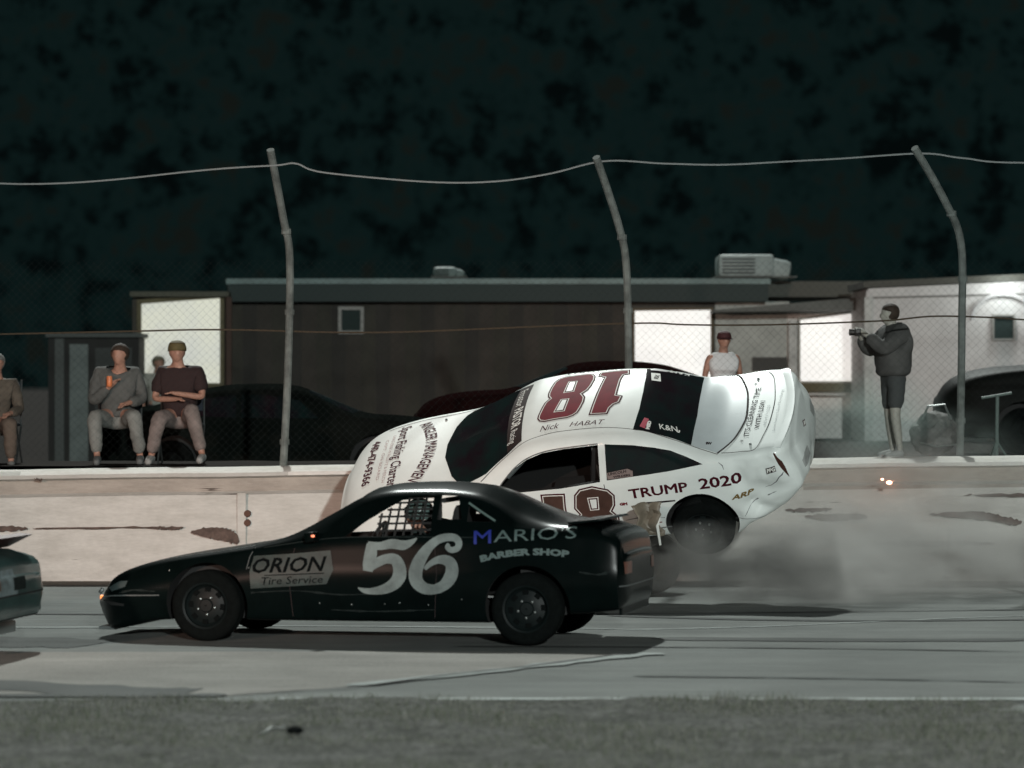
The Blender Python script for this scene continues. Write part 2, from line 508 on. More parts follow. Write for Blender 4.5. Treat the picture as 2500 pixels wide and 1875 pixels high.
EIGHT = [(.203, .174), (.177, .045), (.156, -.032), (.114, -.092), (.137, -.135), (.143, -.202), (.129, -.325), (.11, -.43), (.073, -.50), (.01, -.532), (-.236, -.545), (-.285, -.535), (-.323, -.473), (-.33, -.388), (-.312, -.268), (-.284, -.172), (-.233, -.108), (-.268, -.043), (-.267, .04), (-.245, .141), (-.22, .219), (-.176, .264), (-.115, .29), (.122, .301), (.179, .275), (.206, .229)]
ONE = [(-.332, .276), (-.413, -.411), (-.345, -.455), (-.355, -.55), (-.665, -.575), (-.680, -.463), (-.62, -.44), (-.604, -.352), (-.593, -.046), (-.656, -.023), (-.634, .098), (-.579, .132), (-.547, .187), (-.528, .28)]
number(wskin, 'number_eight', EIGHT, [[(-.052, -.382), (-.142, -.378), (-.134, -.168), (-.03, -.157)], [(-.018, -.036), (-.1, -.033), (-.074, .174), (.034, .17)]], 'T', white)
number(wskin, 'number_one', ONE, [], 'T', white)
M_door = mat('olive_maroon_vinyl', (.085, .045, .035), .4, noise=.4, nscale=4)
number(wskin, 'number_eight', [(-.108, .668), (-.134, .815), (-.195, .875), (-.331, .894), (-.487, .847), (-.544, .774), (-.53, .66), (-.49, .60), (-.545, .53), (-.535, .38), (-.45, .31), (-.20, .31), (-.11, .38), (-.10, .52), (-.15, .60)],
       [[(-.265, .77), (-.372, .77), (-.358, .635), (-.272, .635)], [(-.27, .52), (-.37, .52), (-.36, .39), (-.27, .39)]], 'L', white, .003, M_door)
number(wskin, 'number_one', [(.207, .853), (-.045, .843), (-.030, .69), (-.035, .31), (.15, .31), (.15, .72), (.21, .72)], [], 'L', white, .003, M_door)
# glazing
wtop = [(.345, .495), (.357, .38), (.368, .215), (.372, 0), (.368, -.215), (.357, -.38), (.345, -.52)]
wbase = [(.92, -.69), (1.06, -.64), (1.13, -.56), (1.211, -.358), (1.262, -.037), (1.255, .19), (1.138, .528), (1.06, .64), (.92, .69)]
wskin.poly('windshield', wtop + [(.5, -.585), (.74, -.66)] + wbase + [(.74, .675), (.5, .585)], 'T', M_glass, white, .003)
wskin.poly('sun_strip', wtop + [(.50, -.565), (.53, -.3), (.545, 0), (.53, .3), (.50, .565)], 'T', M_tint, white, .005)
wskin.poly('rear_window', [(-.80, .515), (-.84, .19), (-.85, -.1), (-.845, -.4), (-.83, -.60), (-1.1, -.625), (-1.385, -.655), (-1.395, -.3), (-1.395, .155), (-1.36, .585), (-1.17, .55)], 'T', M_glass, white, .003)
M_rearp = mat('rear_shelf_panel', (.50, .55, .56), .35, noise=.12, nscale=2, coat=.4)
wskin.poly('rear_lower_panel', [(-1.362, .585), (-1.397, .155), (-1.397, -.3), (-1.387, -.655), (-1.60, -.70), (-1.718, -.69), (-1.80, -.52), (-1.855, -.30), (-1.872, -.02), (-1.865, .2), (-1.774, .477), (-1.622, .671), (-1.5, .62)], 'T', M_rearp, white, .003)
wskin.strip('rear_window_seal', smooth2d([(-1.60, -.715), (-1.73, -.69), (-1.80, -.53), (-1.86, -.30), (-1.88, -.02), (-1.872, .2), (-1.78, .48), (-1.62, .68)], 6), .020, 'T', M_seam, white, .0045)
wskin.strip('trunk_seam', smooth2d([(-1.66, .675), (-1.85, .69), (-2.00, .685), (-2.075, .48), (-2.124, .27), (-2.15, 0), (-2.15, -.2), (-2.115, -.53), (-2.05, -.68)], 6), .008, 'T', M_seam, white, .004)
wskin.strip('roof_gutter', smooth2d([(.80, .72), (.49, .60), (.277, .525), (.075, .49), (-.126, .478), (-.457, .475), (-.814, .510), (-1.174, .565), (-1.411, .605), (-1.622, .69)], 5), .007, 'T', M_seam, white, .004)
wskin.strip('window_trim', smooth2d([(.66, .883), (.60, .972), (.51, 1.06), (.42, 1.137), (.29, 1.213), (.12, 1.262), (-.1, 1.283), (-.45, 1.288)], 4), .010, 'L', M_cage, white, .004)
wskin.strip('door_seam', [(-.455, .90), (-.462, .75), (-.49, .5), (-.53, .3)], .007, 'L', M_seam, white, .0035)
# quarter window glass is clear plastic with a decal on it
wskin.poly('quarter_glass', [(-.495, .94), (-.525, 1.275), (-.80, 1.24), (-1.0, 1.195), (-1.17, 1.14), (-1.465, .998), (-1.1, .97)], 'L', M_glass, white, -.006)
# hatch of rear quarter gap and crumple seam
wskin.strip('torn_gap', [(-2.185, 1.03), (-2.206, .985), (-2.235, .925), (-2.262, .86), (-2.30, .76)], [.014, .022, .040, .034, .004], 'L', mat('torn_gap_dark', (.045, .012, .006), .9), white, .004)
wskin.strip('crumple_seam', [(-2.255, .83), (-2.235, .80), (-2.20, .775), (-2.165, .72), (-2.10, .665), (-2.04, .64)], [.004, .014, .010, .008, .006, .003], 'L', mat('crease_grey', (.10, .10, .11), .8), white, .004)  # grey strip along the crumple
wskin.strip('crease', [(-1.63, 1.0), (-1.665, .97), (-1.675, .93)], [.003, .009, .003], 'L', mat('crease_grey', (0, 0, 0)), white, .003)
wskin.strip('bumper_seam', [(-1.70, .36), (-1.85, .33), (-2.0, .30)], .006, 'L', mat('crease_grey', (0, 0, 0)), white, .004)
wskin.strip('hood_seam', smooth2d([(.98, -.67), (1.2, -.655), (1.6, -.64), (2.0, -.59)], 5), .010, 'T', M_seam, white, .0035)
wskin.strip('hood_seam', smooth2d([(1.05, .67), (1.3, .655), (1.7, .64), (2.0, .59)], 5), .010, 'T', M_seam, white, .0035)
wskin.poly('fuel_door', [(-1.20, .855), (-1.205, .80), (-1.30, .80), (-1.295, .855)], 'R', M_seam, white, .003)
for x_, y_ in ((1.36, -.56), (1.36, .56), (-1.95, -.55), (-1.95, .60)):
    bm = bmesh.new(); bmesh.ops.create_icosphere(bm, subdivisions=2, radius=.014, matrix=Matrix.Translation(wskin.hit('T', x_, y_, .004))); mesh_obj('hood_pin', bm, M_cage, white, True)
for P, w_ in (([(-1.95, .52), (-1.86, .46), (-1.80, .38)], .012), ([(-.6, .47), (-.8, .49), (-1.0, .46)], .02), ([(-1.1, .33), (-.7, .31), (-.3, .34)], .03), ([(-2.05, .56), (-2.15, .60)], .01)):
    wskin.strip('scuff', smooth2d(P, 6), [w_ * (.2 + abs(pnoise(Vector((i * .6, w_ * 99, 0)))) * 1.8) for i in range(6 * (len(P) - 1) + 1)], 'L', mat('rubber_scuff', (.20, .21, .21), .8, noise=.4, nscale=20), white, .0032)
# lettering
T_ = wskin.text
T_('lettering', 'ANGLER MANAGEMENT', 'T', (1.500, -.565), (0, 1), (-1, 0), .125, M_inkred, white, width=1.13, arc=1.05, bold=.004)
T_('lettering', 'Sport Fishing Charters', 'T', (1.845, -.57), (0, 1), (-1, 0), .115, M_inkred, white, width=1.12, bold=.003)
M_faint = mat('faint_pink_lettering', (.42, .30, .29), .5)
T_('lettering', 'LAKE ERIE WALLEYE & PERCH', 'T', (1.915, -.42), (0, 1), (-1, 0), .035, M_faint, white, width=.84)
T_('lettering', 'CAPT. ON BOARD', 'T', (1.985, -.36), (0, 1), (-1, 0), .035, M_faint, white, width=.72)
T_('lettering', '440-474-9366', 'T', (2.145, -.42), (0, 1), (-1, 0), .095, M_inkred, white, width=.80, bold=.004)
T_('lettering', 'Frostor', 'T', (.487, -.47), (.02, 1), (-1, .02), .10, M_whitev, white, width=.34, off=.007)
T_('lettering', 'PASTOR', 'T', (.492, -.09), (0, 1), (-1, 0), .105, M_whitev, white, width=.33, off=.007, bold=.003)
T_('lettering', 'Racing', 'T', (.488, .27), (0, 1), (-1, 0), .08, M_whitev, white, width=.20, off=.007)
T_('driver_name', 'Nick', 'T', (.155, .438), (-1, -.05), (.05, -1), .085, M_inkred, white, width=.20, shear=.35)
T_('driver_name', 'HABAT', 'T', (-.150, .425), (-1, 0), (0, -1), .070, M_inkred, white, width=.36, shear=.35)
T_('driver_name', 'Nick HABAT', 'T', (-.60, -.665), (1, .06), (-.06, 1), .075, M_ink, white, width=.62, shear=.35)
T_('lettering', "IT'S CLEANING TIME", 'T', (-1.925, .465), (-.085, -.996), (.996, -.085), .058, M_ink, white, width=.84, bold=.0006)
T_('lettering', 'WITH LISA!', 'T', (-2.022, .36), (-.07, -.997), (.997, -.07), .052, M_ink, white, width=.48, bold=.0006)
M_pencil = mat('thin_grey_lettering', (.33, .36, .36), .5)
T_('lettering', '440-413-5252', 'T', (-2.088, .33), (-.07, -.997), (.997, -.07), .030, M_pencil, white, width=.36)
T_('lettering', 'Same Frame 31 Good Time Racing', 'T', (-2.185, .43), (-.06, -.998), (.998, -.06), .026, M_pencil, white, width=.72)
for x, y in ((-1.86, .53), (-1.93, -.46)):
    for k in range(4):
        a = math.pi * k / 4; wskin.strip('star_mark', [(x - .022 * math.cos(a), y - .022 * math.sin(a)), (x + .022 * math.cos(a), y + .022 * math.sin(a))], .003, 'T', M_ink, white, .004 + .0006 * k)
T_('lettering', 'TRUMP', 'L', (-.690, .722), (-.999, .035), (.035, .999), .105, M_inkred, white, width=.60, bold=.0035)
T_('lettering', '2020', 'L', (-1.405, .752), (-.999, .03), (.03, .999), .115, M_inkred, white, width=.43, bold=.004)
T_('sponsor_decal', 'ARP', 'L', (-1.70, .60), (-.999, .03), (.03, .999), .055, M_gold, white, width=.23, shear=.3, bold=.003)
wskin.poly('sponsor_patch', [(-2.085, .815), (-2.082, .88), (-2.178, .905), (-2.185, .845)], 'L', M_ink, white, .004, L=.02)
T_('sponsor_decal', 'PPG', 'L', (-2.092, .832), (-.97, .24), (.0, 1), .042, M_whitev, white, width=.088, bold=.003, off=.007, L=.02)
wskin.poly('sponsor_patch', [(-.500, .945), (-.502, 1.008), (-.715, 1.03), (-.720, 1.004), (-.765, 1.006), (-.760, .952)], 'L', mat('smoke_vinyl', (.22, .17, .16), .4), white, .004)
T_('sponsor_decal', 'LINCOLN', 'L', (-.515, .982), (-.995, .08), (0, 1), .026, M_ink, white, width=.185, off=.007, bold=.001)
T_('sponsor_decal', 'WELDERS', 'L', (-.56, .955), (-.997, .03), (0, 1), .020, M_ink, white, width=.175, off=.007, bold=.001)
T_('sponsor_decal', 'K&N', 'T', (-1.045, .462), (-1, -.05), (.05, -1), .075, M_whitev, white, width=.185, off=.006, bold=.0012, shear=-.2)
wskin.strip('decal_tail', smooth2d([(-1.20, .425), (-1.222, .45), (-1.238, .455), (-1.240, .425)], 4), .014, 'T', M_whitev, white, .006)
T_('sponsor_decal', 'K&N', 'T', (-1.245, -.655), (1, .02), (-.02, 1), .070, M_whitev, white, width=.185, off=.006, bold=.0012)
wskin.strip('decal_tail', smooth2d([(-1.09, -.585), (-1.07, -.60), (-1.055, -.59)], 4), .014, 'T', M_whitev, white, .006)
wskin.poly('sponsor_patch', [(-.885, -.50), (-.975, -.505), (-1.00, -.335), (-.908, -.335)], 'T', M_whitev, white, .006)
T_('sponsor_decal', '26', 'T', (-.925, -.36), (-.05, -1), (1, -.05), .04, M_ink, white, width=.075, off=.009, bold=.002) if False else T_('sponsor_decal', 'RX', 'T', (-.965, -.375), (-.1, -1), (1, -.1), .042, M_ink, white, width=.085, off=.009, bold=.002)
wskin.poly('sponsor_patch', [(-.865, -.595), (-.875, -.56), (-1.03, -.575), (-1.05, -.605), (-1.03, -.625), (-.90, -.62)], 'T', mat('grey_decal', (.40, .38, .38), .5), white, .006)
wskin.poly('sponsor_patch', [(-.900, .33), (-.945, .345), (-.915, .49), (-.862, .465)], 'T', M_pink, white, .006)
T_('sponsor_decal', 'MSD', 'T', (-.955, .497), (-.12, -.99), (.99, -.12), .032, M_whitev, white, width=.125, off=.006, bold=.004)
T_('sponsor_decal', 'SW', 'T', (-1.50, .555), (-1, 0), (0, -1), .03, M_ink, white, width=.06, bold=.004, off=.007)
# contingency stickers ahead of the rear wheel
for (x0, x1, z, h, mm) in ((-.80, -1.14, .640, .028, 'd'), (-.78, -.98, .588, .022, 'r'), (-.80, -.96, .520, .030, 'd'), (-.80, -.95, .452, .03, 'd'), (-.80, -.96, .39, .024, 'r')):
    wskin.poly('sticker', [(x0, z), (x0, z + h), (x1, z + h * .7), (x1, z + .004)], 'L', M_ink if mm == 'd' else M_red, white, .004)
T_('sponsor_decal', 'GM', 'L', (-.575, .655), (-1, 0), (0, 1), .028, M_red, white, width=.08, bold=.003)
# tail: badge, covered lamps, dirt scuffs
wskin.poly('badge', [(-.095, .868), (-.04, .882), (-.04, .893), (.0, .893), (.0, .882), (.055, .868), (.0, .853), (.0, .843), (-.04, .843), (-.04, .853)], 'B', M_inkred, white, .004, L=.03)
wskin.poly('badge_face', [(-.075, .868), (-.032, .877), (-.032, .885), (-.008, .885), (-.008, .877), (.035, .868), (-.008, .858), (-.008, .851), (-.032, .851), (-.032, .858)], 'B', M_whitev, white, .006, L=.03)
M_lamp = mat('taped_tail_lamp', (.44, .45, .44), .5, noise=.35, nscale=14)
for s in (1, -1):
    wskin.poly('tail_lamp', [(s * .32, .70), (s * .30, .79), (s * .46, .81), (s * .56, .79), (s * .57, .71)], 'B', M_lamp, white, .004, L=.03)
    wskin.poly('headlamp', [(-s * .34, .52), (-s * .33, .60), (-s * .50, .60), (-s * .52, .52)], 'B', M_lamp, white, .004, L=.03) if False else None
cage(white, M_cage, [[(.55, .60, .95), (.25, .50, 1.18), (-.35, .50, 1.20), (-.40, .60, .4)], [(.55, -.60, .95), (.25, -.50, 1.18), (-.35, -.50, 1.20), (-.40, -.60, .4)], [(-.36, .50, 1.20), (-.36, -.50, 1.20)], [(.6, .70, .55), (-.40, .68, .75)], [(-.36, .45, 1.18), (-1.2, .45, .75)], [(-.36, -.45, 1.18), (-1.2, -.45, .75)]])
seat(white, -.05, .32, .40, M_cabin)
# lip spoiler along the rear edge of the deck
bm = bmesh.new(); pr = []
for i in range(25):
    y = -.715 + 1.41 * i / 24; xx = -2.345 + .11 * (y / .73) ** 2; hh = .014 * min(1, (1 - abs(y) / .76) * 6)
    zb_ = wskin.hit('T', xx + .05, max(-.70, min(.68, y)), 0).z
    pr.append([bm.verts.new(v) for v in ((xx + .10, y, zb_ - .006), (xx + .012, y, zb_ + hh), (xx - .012, y, zb_ + hh), (xx - .006, y, zb_ - .06), (xx + .06, y, zb_ - .06))])
for i in range(24):
    for k in range(5): bm.faces.new((pr[i][k], pr[i][(k + 1) % 5], pr[i + 1][(k + 1) % 5], pr[i + 1][k]))
bm.faces.new(pr[0]); bm.faces.new(pr[-1][::-1]); bmesh.ops.recalc_face_normals(bm, faces=bm.faces[:])
mesh_obj('spoiler', bm, M_white, white, True, 30)
# underside
bm = bmesh.new(); box(bm, (0, 0, .215), (2.2, 1.1, .06), None, .02); mesh_obj('floor_pan', bm, M_cabin, white)


# ---------------- black number 56 car
BS = [
    (-2.20, .34, .66, .56, .78, .74, .72, .77, .64, .785),
    (-2.17, .30, .75, .56, .84, .84, .79, .885, .73, .905),
    (-2.11, .29, .76, .57, .85, .885, .80, .935, .735, .96),
    (-2.00, .28, .76, .58, .86, .915, .80, .97, .73, .99),
    (-1.92, .27, .76, .58, .86, .93, .80, .995, .73, 1.02),
    (-1.75, .26, .76, .56, .86, .93, .81, 1.00, .72, 1.035),
    (-1.60, .22, .78, .55, .86, .93, .81, 1.01, .70, 1.07),
    (-1.35, .20, .78, .55, .86, .93, .81, 1.075, .655, 1.165),
    (-1.10, .18, .78, .55, .86, .92, .81, 1.19, .60, 1.27),
    (-.90, .18, .78, .55, .86, .91, .81, 1.255, .58, 1.325),
    (-.55, .18, .78, .55, .86, .905, .81, 1.283, .575, 1.352),
    (-.20, .18, .78, .55, .86, .90, .81, 1.275, .575, 1.342),
    (.05, .18, .78, .55, .86, .89, .81, 1.225, .59, 1.300),
    (.30, .18, .78, .55, .86, .88, .81, 1.09, .63, 1.19),
    (.60, .18, .78, .55, .86, .855, .80, .935, .685, 1.00),
    (.80, .18, .78, .55, .86, .83, .79, .86, .70, .89),
    (.95, .18, .78, .54, .86, .80, .78, .825, .70, .85),
    (1.25, .19, .78, .52, .86, .755, .77, .775, .69, .80),
    (1.85, .17, .76, .46, .85, .66, .735, .68, .66, .70),
    (2.12, .11, .74, .42, .82, .595, .71, .612, .61, .632),
    (2.25, .09, .69, .38, .77, .54, .67, .56, .57, .58),
    (2.34, .10, .62, .35, .69, .48, .60, .505, .51, .525),
    (2.40, .15, .54, .33, .60, .42, .53, .445, .45, .46),
    (2.46, .20, .44, .31, .50, .355, .43, .37, .37, .38),
    (2.50, .24, .34, .30, .38, .33, .34, .34, .28, .345)]
black = empty('stock_car', (0, 0, 0)); black.rotation_euler = (0, RAD(.15), RAD(168)); black.location = (-1.073, 30.565, .004)
tag(black, 'black number 56 stock car driving past in the foreground lane', 'race car')
bside = [([(.20, .892), (.02, 1.03), (-.14, 1.13), (-.27, 1.205), (-.36, 1.238), (-.55, 1.248), (-.565, .925), (-.2, .905)], 1), ([(.60, .87), (.36, 1.0), (.14, 1.12), (-.03, 1.205), (-.16, 1.238), (-.55, 1.248), (-.565, .925), (-.2, .905)], -1)] + \
        [([(-.605, 1.045), (-.61, 1.25), (-.765, 1.243), (-.815, 1.05)], s) for s in (1, -1)] + [([(-.865, 1.16), (-.865, 1.03), (-1.08, 1.03)], s) for s in (1, -1)]
bbody, bskin = make_body(black, BS, -2.20, 2.50, 100, M_black,
    [(-1.40, .31, .36, 1), (-1.40, .31, .36, -1), (1.40, .31, .36, 1), (1.40, .31, .36, -1)], bside,
    [[(.10, .50), (.05, .25), (.04, 0), (.05, -.25), (.10, -.50), (.70, -.60), (.80, -.3), (.83, 0), (.80, .3), (.70, .60)]], (-1.30, .86, .36, .80))
for (x, y, s) in ((-1.40, .76, 1), (-1.40, -.76, -1), (1.40, .76, 1), (1.40, -.76, -1)):
    make_wheel(black, x, y, .305, s, .305, .21, True, M_rim, .5 * x)
for k, P, ws in ((0, [(-.026, .829), (-.13, .823), (-.233, .842), (-.338, .832), (-.411, .861), (-.453, .893)], [.066, .066, .081, .081, .044, .006]),
                 (1, [(-.062, .844), (-.054, .758), (-.042, .672), (-.033, .611)], [.088, .11, .11, .081]),
                 (2, [(-.047, .636), (-.12, .687), (-.193, .716), (-.268, .71), (-.307, .646), (-.308, .574), (-.262, .509), (-.179, .464), (-.081, .445), (0, .448), (.055, .473)], [.059, .081, .081, .096, .11, .118, .103, .081, .059, .044, .007]),
                 (3, [(-.733, .845), (-.719, .82), (-.753, .795), (-.804, .81), (-.817, .856), (-.778, .895), (-.704, .898), (-.632, .876), (-.567, .826), (-.51, .754), (-.468, .675), (-.448, .597), (-.462, .525), (-.52, .475), (-.608, .465), (-.69, .498), (-.743, .556), (-.765, .621), (-.748, .685), (-.689, .713), (-.623, .705), (-.565, .669), (-.529, .633)],
                  [.029, .044, .05, .055, .06, .06, .065, .07, .08, .10, .115, .12, .115, .10, .081, .09, .11, .112, .10, .081, .059, .044, .029])):
    n = 4; Pf = smooth2d(P, n); wf = []
    for i in range(len(ws) - 1):
        for q in range(n): wf.append(ws[i] + (ws[i + 1] - ws[i]) * q / n)
    wf.append(ws[-1])
    bskin.strip('number_stroke', Pf, wf, 'L', M_silver, black, .005 + .0012 * k)
B_ = bskin.text
B_('lettering', 'M', 'L', (-.945, .845), (-.998, .06), (.06, .998), .115, M_blue, black, width=.15, bold=.001)
B_('lettering', "ARIO'S", 'L', (-1.115, .862), (-.998, .055), (.055, .998), .100, M_grayv, black, width=.71)
B_('lettering', 'BARBER SHOP', 'L', (-1.005, .735), (-.998, .06), (.06, .998), .052, M_grayv, black, width=.76, arc=1.9, bold=.004)
bskin.poly('decal_plate', [(1.01, .60), (.98, .73), (.62, .755), (.30, .785), (.27, .62), (.33, .50), (1.00, .455)], 'L', mat('dull_teal_vinyl', (.022, .040, .037), .5, noise=.45, nscale=12), black, .004)
B_('lettering', 'ORION', 'L', (.985, .588), (-.999, .04), (.04, .999), .125, M_darkv, black, width=.66, shear=.3, off=.007, bold=.004)
B_('lettering', 'Tire Service', 'L', (.90, .49), (-.999, .04), (.04, .999), .065, M_darkv, black, width=.54, shear=.2, off=.007)
bskin.strip('underline', [(.88, .567), (.35, .592)], .008, 'L', M_darkv, black, .007)
# seams, rivets, glass edges
for P in ([(.62, .80), (.66, .55), (.64, .22)], [(-.60, .90), (-.63, .60), (-.60, .22)]): bskin.strip('door_seam', P, .006, 'L', M_seam, black, .003)
for x, z, r in ((.40, .335, .007), (.12, .325, .009), (-.17, .335, .006), (-.30, .345, .008), (-.55, .33, .006), (-.84, .38, .007), (1.02, .63, .007), (1.74, .60, .007)):
    h = bskin.hit('L', x, z, .002); bm = bmesh.new(); bmesh.ops.create_icosphere(bm, subdivisions=2, radius=r, matrix=Matrix.Translation(h)); mesh_obj('rivet', bm, M_steel, black, True)
M_scuff = mat('grey_scuff', (.018, .024, .023), .8, spec=.1, noise=.5, nscale=20)
for P, w_ in (([(1.00, .42), (.60, .44), (.20, .41), (-.2, .43)], .016), ([(-1.85, .62), (-2.02, .60), (-2.12, .63)], .03), ([(.3, .28), (-.1, .27), (-.6, .29)], .02), ([(2.2, .40), (2.05, .43), (1.86, .42)], .022)):
    bskin.strip('scuff', smooth2d(P, 6), [w_ * (.2 + abs(pnoise(Vector((i * .6, w_ * 99, 0)))) * 1.8) for i in range(6 * (len(P) - 1) + 1)], 'L', M_scuff, black, .0032)
bskin.strip('grille', [(2.40, .33), (2.28, .31), (2.15, .30)], [.008, .03, .02], 'L', M_cabin, black, .004)
bskin.strip('bumper_highlight', smooth2d([(2.47, .335), (2.36, .36), (2.20, .38), (1.82, .39)], 5), .010, 'L', M_cage, black, .004)  # highlight along the bumper line, drawn as a grey strip
bskin.poly('headlamp', [(2.33, .44), (2.20, .50), (2.12, .505), (2.14, .455), (2.28, .41)], 'L', mat('dull_lens', (.06, .08, .08), .2), black, .004)
bskin.strip('hood_seam', [(2.1, .62), (1.6, .66), (1.0, .70)], .006, 'T', M_cage, black, .003)
bskin.strip('fender_seam', [(.98, .80), (1.02, .72), (1.04, .62)], .006, 'L', M_cage, black, .003)
bskin.strip('belt_trim', smooth2d([(.9, .80), (.3, .885), (-.3, .90), (-.95, .90)], 5), .008, 'L', M_scuff, black, .003)
# bright drip trims over the small rear quarter light
bskin.strip('window_trim', [(-.86, 1.185), (-.98, 1.11), (-1.11, 1.035)], .016, 'L', mat('dull_chrome', (.22, .30, .28), .35, metal=.5), black, .005)
# window net: webbing in the driver's opening
for k in range(6):
    x = -.10 - k * .075; bskin.strip('net_strap', [(x, .90), (x - .015, min(1.23, 1.10 + k * .045))], .020, 'L', M_cabin, black, -.004)
for k in range(5):
    z = .955 + k * .058; bskin.strip('net_strap', [(-.085 - max(0, z - 1.07) * 1.2, z), (-.555, z + .01)], .018, 'L', M_cabin, black, -.008)
# spoiler, mirror, lamps
bm = bmesh.new(); prism(bm, [(-1.72, 1.03), (-1.98, 1.055), (-2.00, 1.04), (-1.74, 1.012)], -.70, .70); mesh_obj('spoiler', bm, M_black, black, False)
mi = empty('mirror', (.45, .88, .90), (0, 0, 0), black)
bm = bmesh.new(); box(bm, (0, 0, 0), (.09, .13, .085), (0, .1, -.2), .02); mesh_obj('housing', bm, M_black, mi, True)
bm = bmesh.new(); box(bm, (-.028, .068, .01), (.030, .012, .018), None, .004); mesh_obj('mirror_glint', bm, mat('red_glint', (.6, .1, .05), .4, emis=(1, .28, .14), estr=1.6), mi)  # glowing chip stands in for an orange reflection on the mirror
bskin.poly('tail_lamp', [(-.72, .60), (-.72, .70), (-.48, .70), (-.48, .60)], 'B', mat('dull_orange_lens', (.16, .05, .03), .3), black, .004)
bskin.poly('tail_lamp', [(.72, .60), (.72, .70), (.48, .70), (.48, .60)], 'B', mat('dull_orange_lens', (0, 0, 0)), black, .004)
bskin.strip('bumper_line', [(-.80, .50), (.80, .50)], .012, 'B', M_cage, black, .004)
bm = bmesh.new(); box(bm, (2.50, .26, .335), (.05, .12, .035), None, .006); mesh_obj('amber_lamp', bm, mat('amber_glow', (.8, .2, .05), .4, emis=(1, .30, .08), estr=1.5), black)
bm = bmesh.new(); box(bm, (2.47, .44, .40), (.05, .16, .03), (0, .9, .35), .008); mesh_obj('headlamp', bm, mat('dull_lens_dark', (.03, .04, .04), .4), black, True)
bm = bmesh.new(); box(bm, (2.30, .60, .28), (.10, .10, .07), (0, 0, .5), .01); mesh_obj('air_scoop', bm, M_cabin, black, True)
bm = bmesh.new(); box(bm, (2.38, 0, .085), (.16, 1.1, .03), None, .008); mesh_obj('front_lip', bm, M_cage, black)
bm = bmesh.new(); box(bm, (-2.17, 0, .33), (.03, 1.30, .16), None, .008); mesh_obj('rear_skirt', bm, M_black, black)
bm = bmesh.new(); box(bm, (0, 0, .20), (2.2, 1.2, .05), None, .015); mesh_obj('floor_pan', bm, M_cabin, black)
cage(black, M_cabin, [[(.55, .60, .85), (.10, .50, 1.20), (-.58, .50, 1.24), (-.60, .60, .3)], [(.55, -.60, .85), (.10, -.50, 1.20), (-.58, -.50, 1.24), (-.60, -.60, .3)], [(-.60, .45, 1.20), (-.60, -.45, 1.20)], [(-.60, .45, .8), (-.60, -.45, 1.15)], [(.8, .7, .5), (-.60, .7, .62)]])
seat(black, -.42, .34, .40, M_cabin)
sw = empty('steering_wheel', (.02, .34, .86), (0, RAD(62), 0), black)
bm = bmesh.new(); R_ = .165; pts = [(R_ * math.cos(2 * math.pi * k / 24), R_ * math.sin(2 * math.pi * k / 24), 0) for k in range(25)]
tube(bm, pts, .016, 8, False); mesh_obj('wheel_rim', bm, M_cabin, sw, True)
bm = bmesh.new(); tube(bm, [(-.16, 0, 0), (0, 0, -.03), (.16, 0, 0)], .012, 6); tube(bm, [(0, 0, -.03), (0, 0, -.30)], .014, 6); mesh_obj('column', bm, M_steel, sw, True)

# ---------------- third car, only its tail shows at the left edge
def scaled(st, kz, kx=1): return [(s[0] * kx, s[1], s[2], s[3] * kz, s[4], s[5] * kz, s[6], s[7] * kz, s[8], s[9] * kz) for s in st]
teal = empty('stock_car', (-6.19, 28.75, 0), (0, 0, RAD(171)))
tag(teal, 'teal and white race car whose tail and dark red spoiler show at the left edge', 'race car')
M_teal = mat('teal_race_paint', (.050, .095, .090), .35, noise=.5, nscale=3, coat=.3)
TS = scaled(BS, .84)
tbody, tskin = make_body(teal, TS, -2.20, 2.50, 70, M_teal, [(-1.40, .30, .36, 1), (-1.40, .30, .36, -1), (1.40, .30, .36, 1), (1.40, .30, .36, -1)], [([(.20, .80), (-.25, 1.05), (-.9, 1.06), (-.95, .82)], s) for s in (1, -1)], (), (-1.3, .8, .36, .8))
for (x, y, s) in ((-1.40, .76, 1), (-1.40, -.76, -1), (1.40, .76, 1), (1.40, -.76, -1)): make_wheel(teal, x, y, .305, s, .305, .21)
bm = bmesh.new(); prism(bm, [(-1.70, .865), (-2.02, .965), (-2.13, .955), (-1.92, .85)], -.72, .72); mesh_obj('spoiler', bm, mat('dark_red_spoiler', (.07, .012, .012), .5), teal)
tskin.poly('tail_panel', [(-.84, .50), (-.80, .70), (-.05, .71), (-.05, .50)], 'B', mat('pale_tail_panel', (.20, .25, .26), .5, noise=.6, nscale=7), teal, .004)
tskin.poly('tail_lamp', [(-.74, .55), (-.74, .66), (-.50, .66), (-.50, .55)], 'B', mat('brown_lens', (.10, .05, .03), .3), teal, .007)
tskin.poly('side_panel', [(-1.80, .40), (-1.78, .80), (-2.06, .82), (-2.08, .40)], 'L', mat('pale_tail_panel', (0, 0, 0)), teal, .004)
bm = bmesh.new(); box(bm, (-2.15, 0, .42), (.10, 1.50, .20), None, .03); mesh_obj('rear_bumper', bm, M_teal, teal, True)
bm = bmesh.new(); box(bm, (-1.95, 0, .20), (.12, 1.30, .10), None, .02); mesh_obj('tail_pipe_guard', bm, M_steel, teal, True)

for zz in (.30, .50): tskin.strip('bumper_line', [(-.80, zz), (.80, zz)], .014, 'B', M_cabin, teal, .005)
tskin.strip('quarter_seam', [(-1.86, .80), (-1.90, .55), (-1.88, .30)], .008, 'L', M_cabin, teal, .003)
tskin.poly('licence_plate', [(-.16, .54), (-.16, .64), (.16, .64), (.16, .54)], 'B', M_scuff, teal, .007)
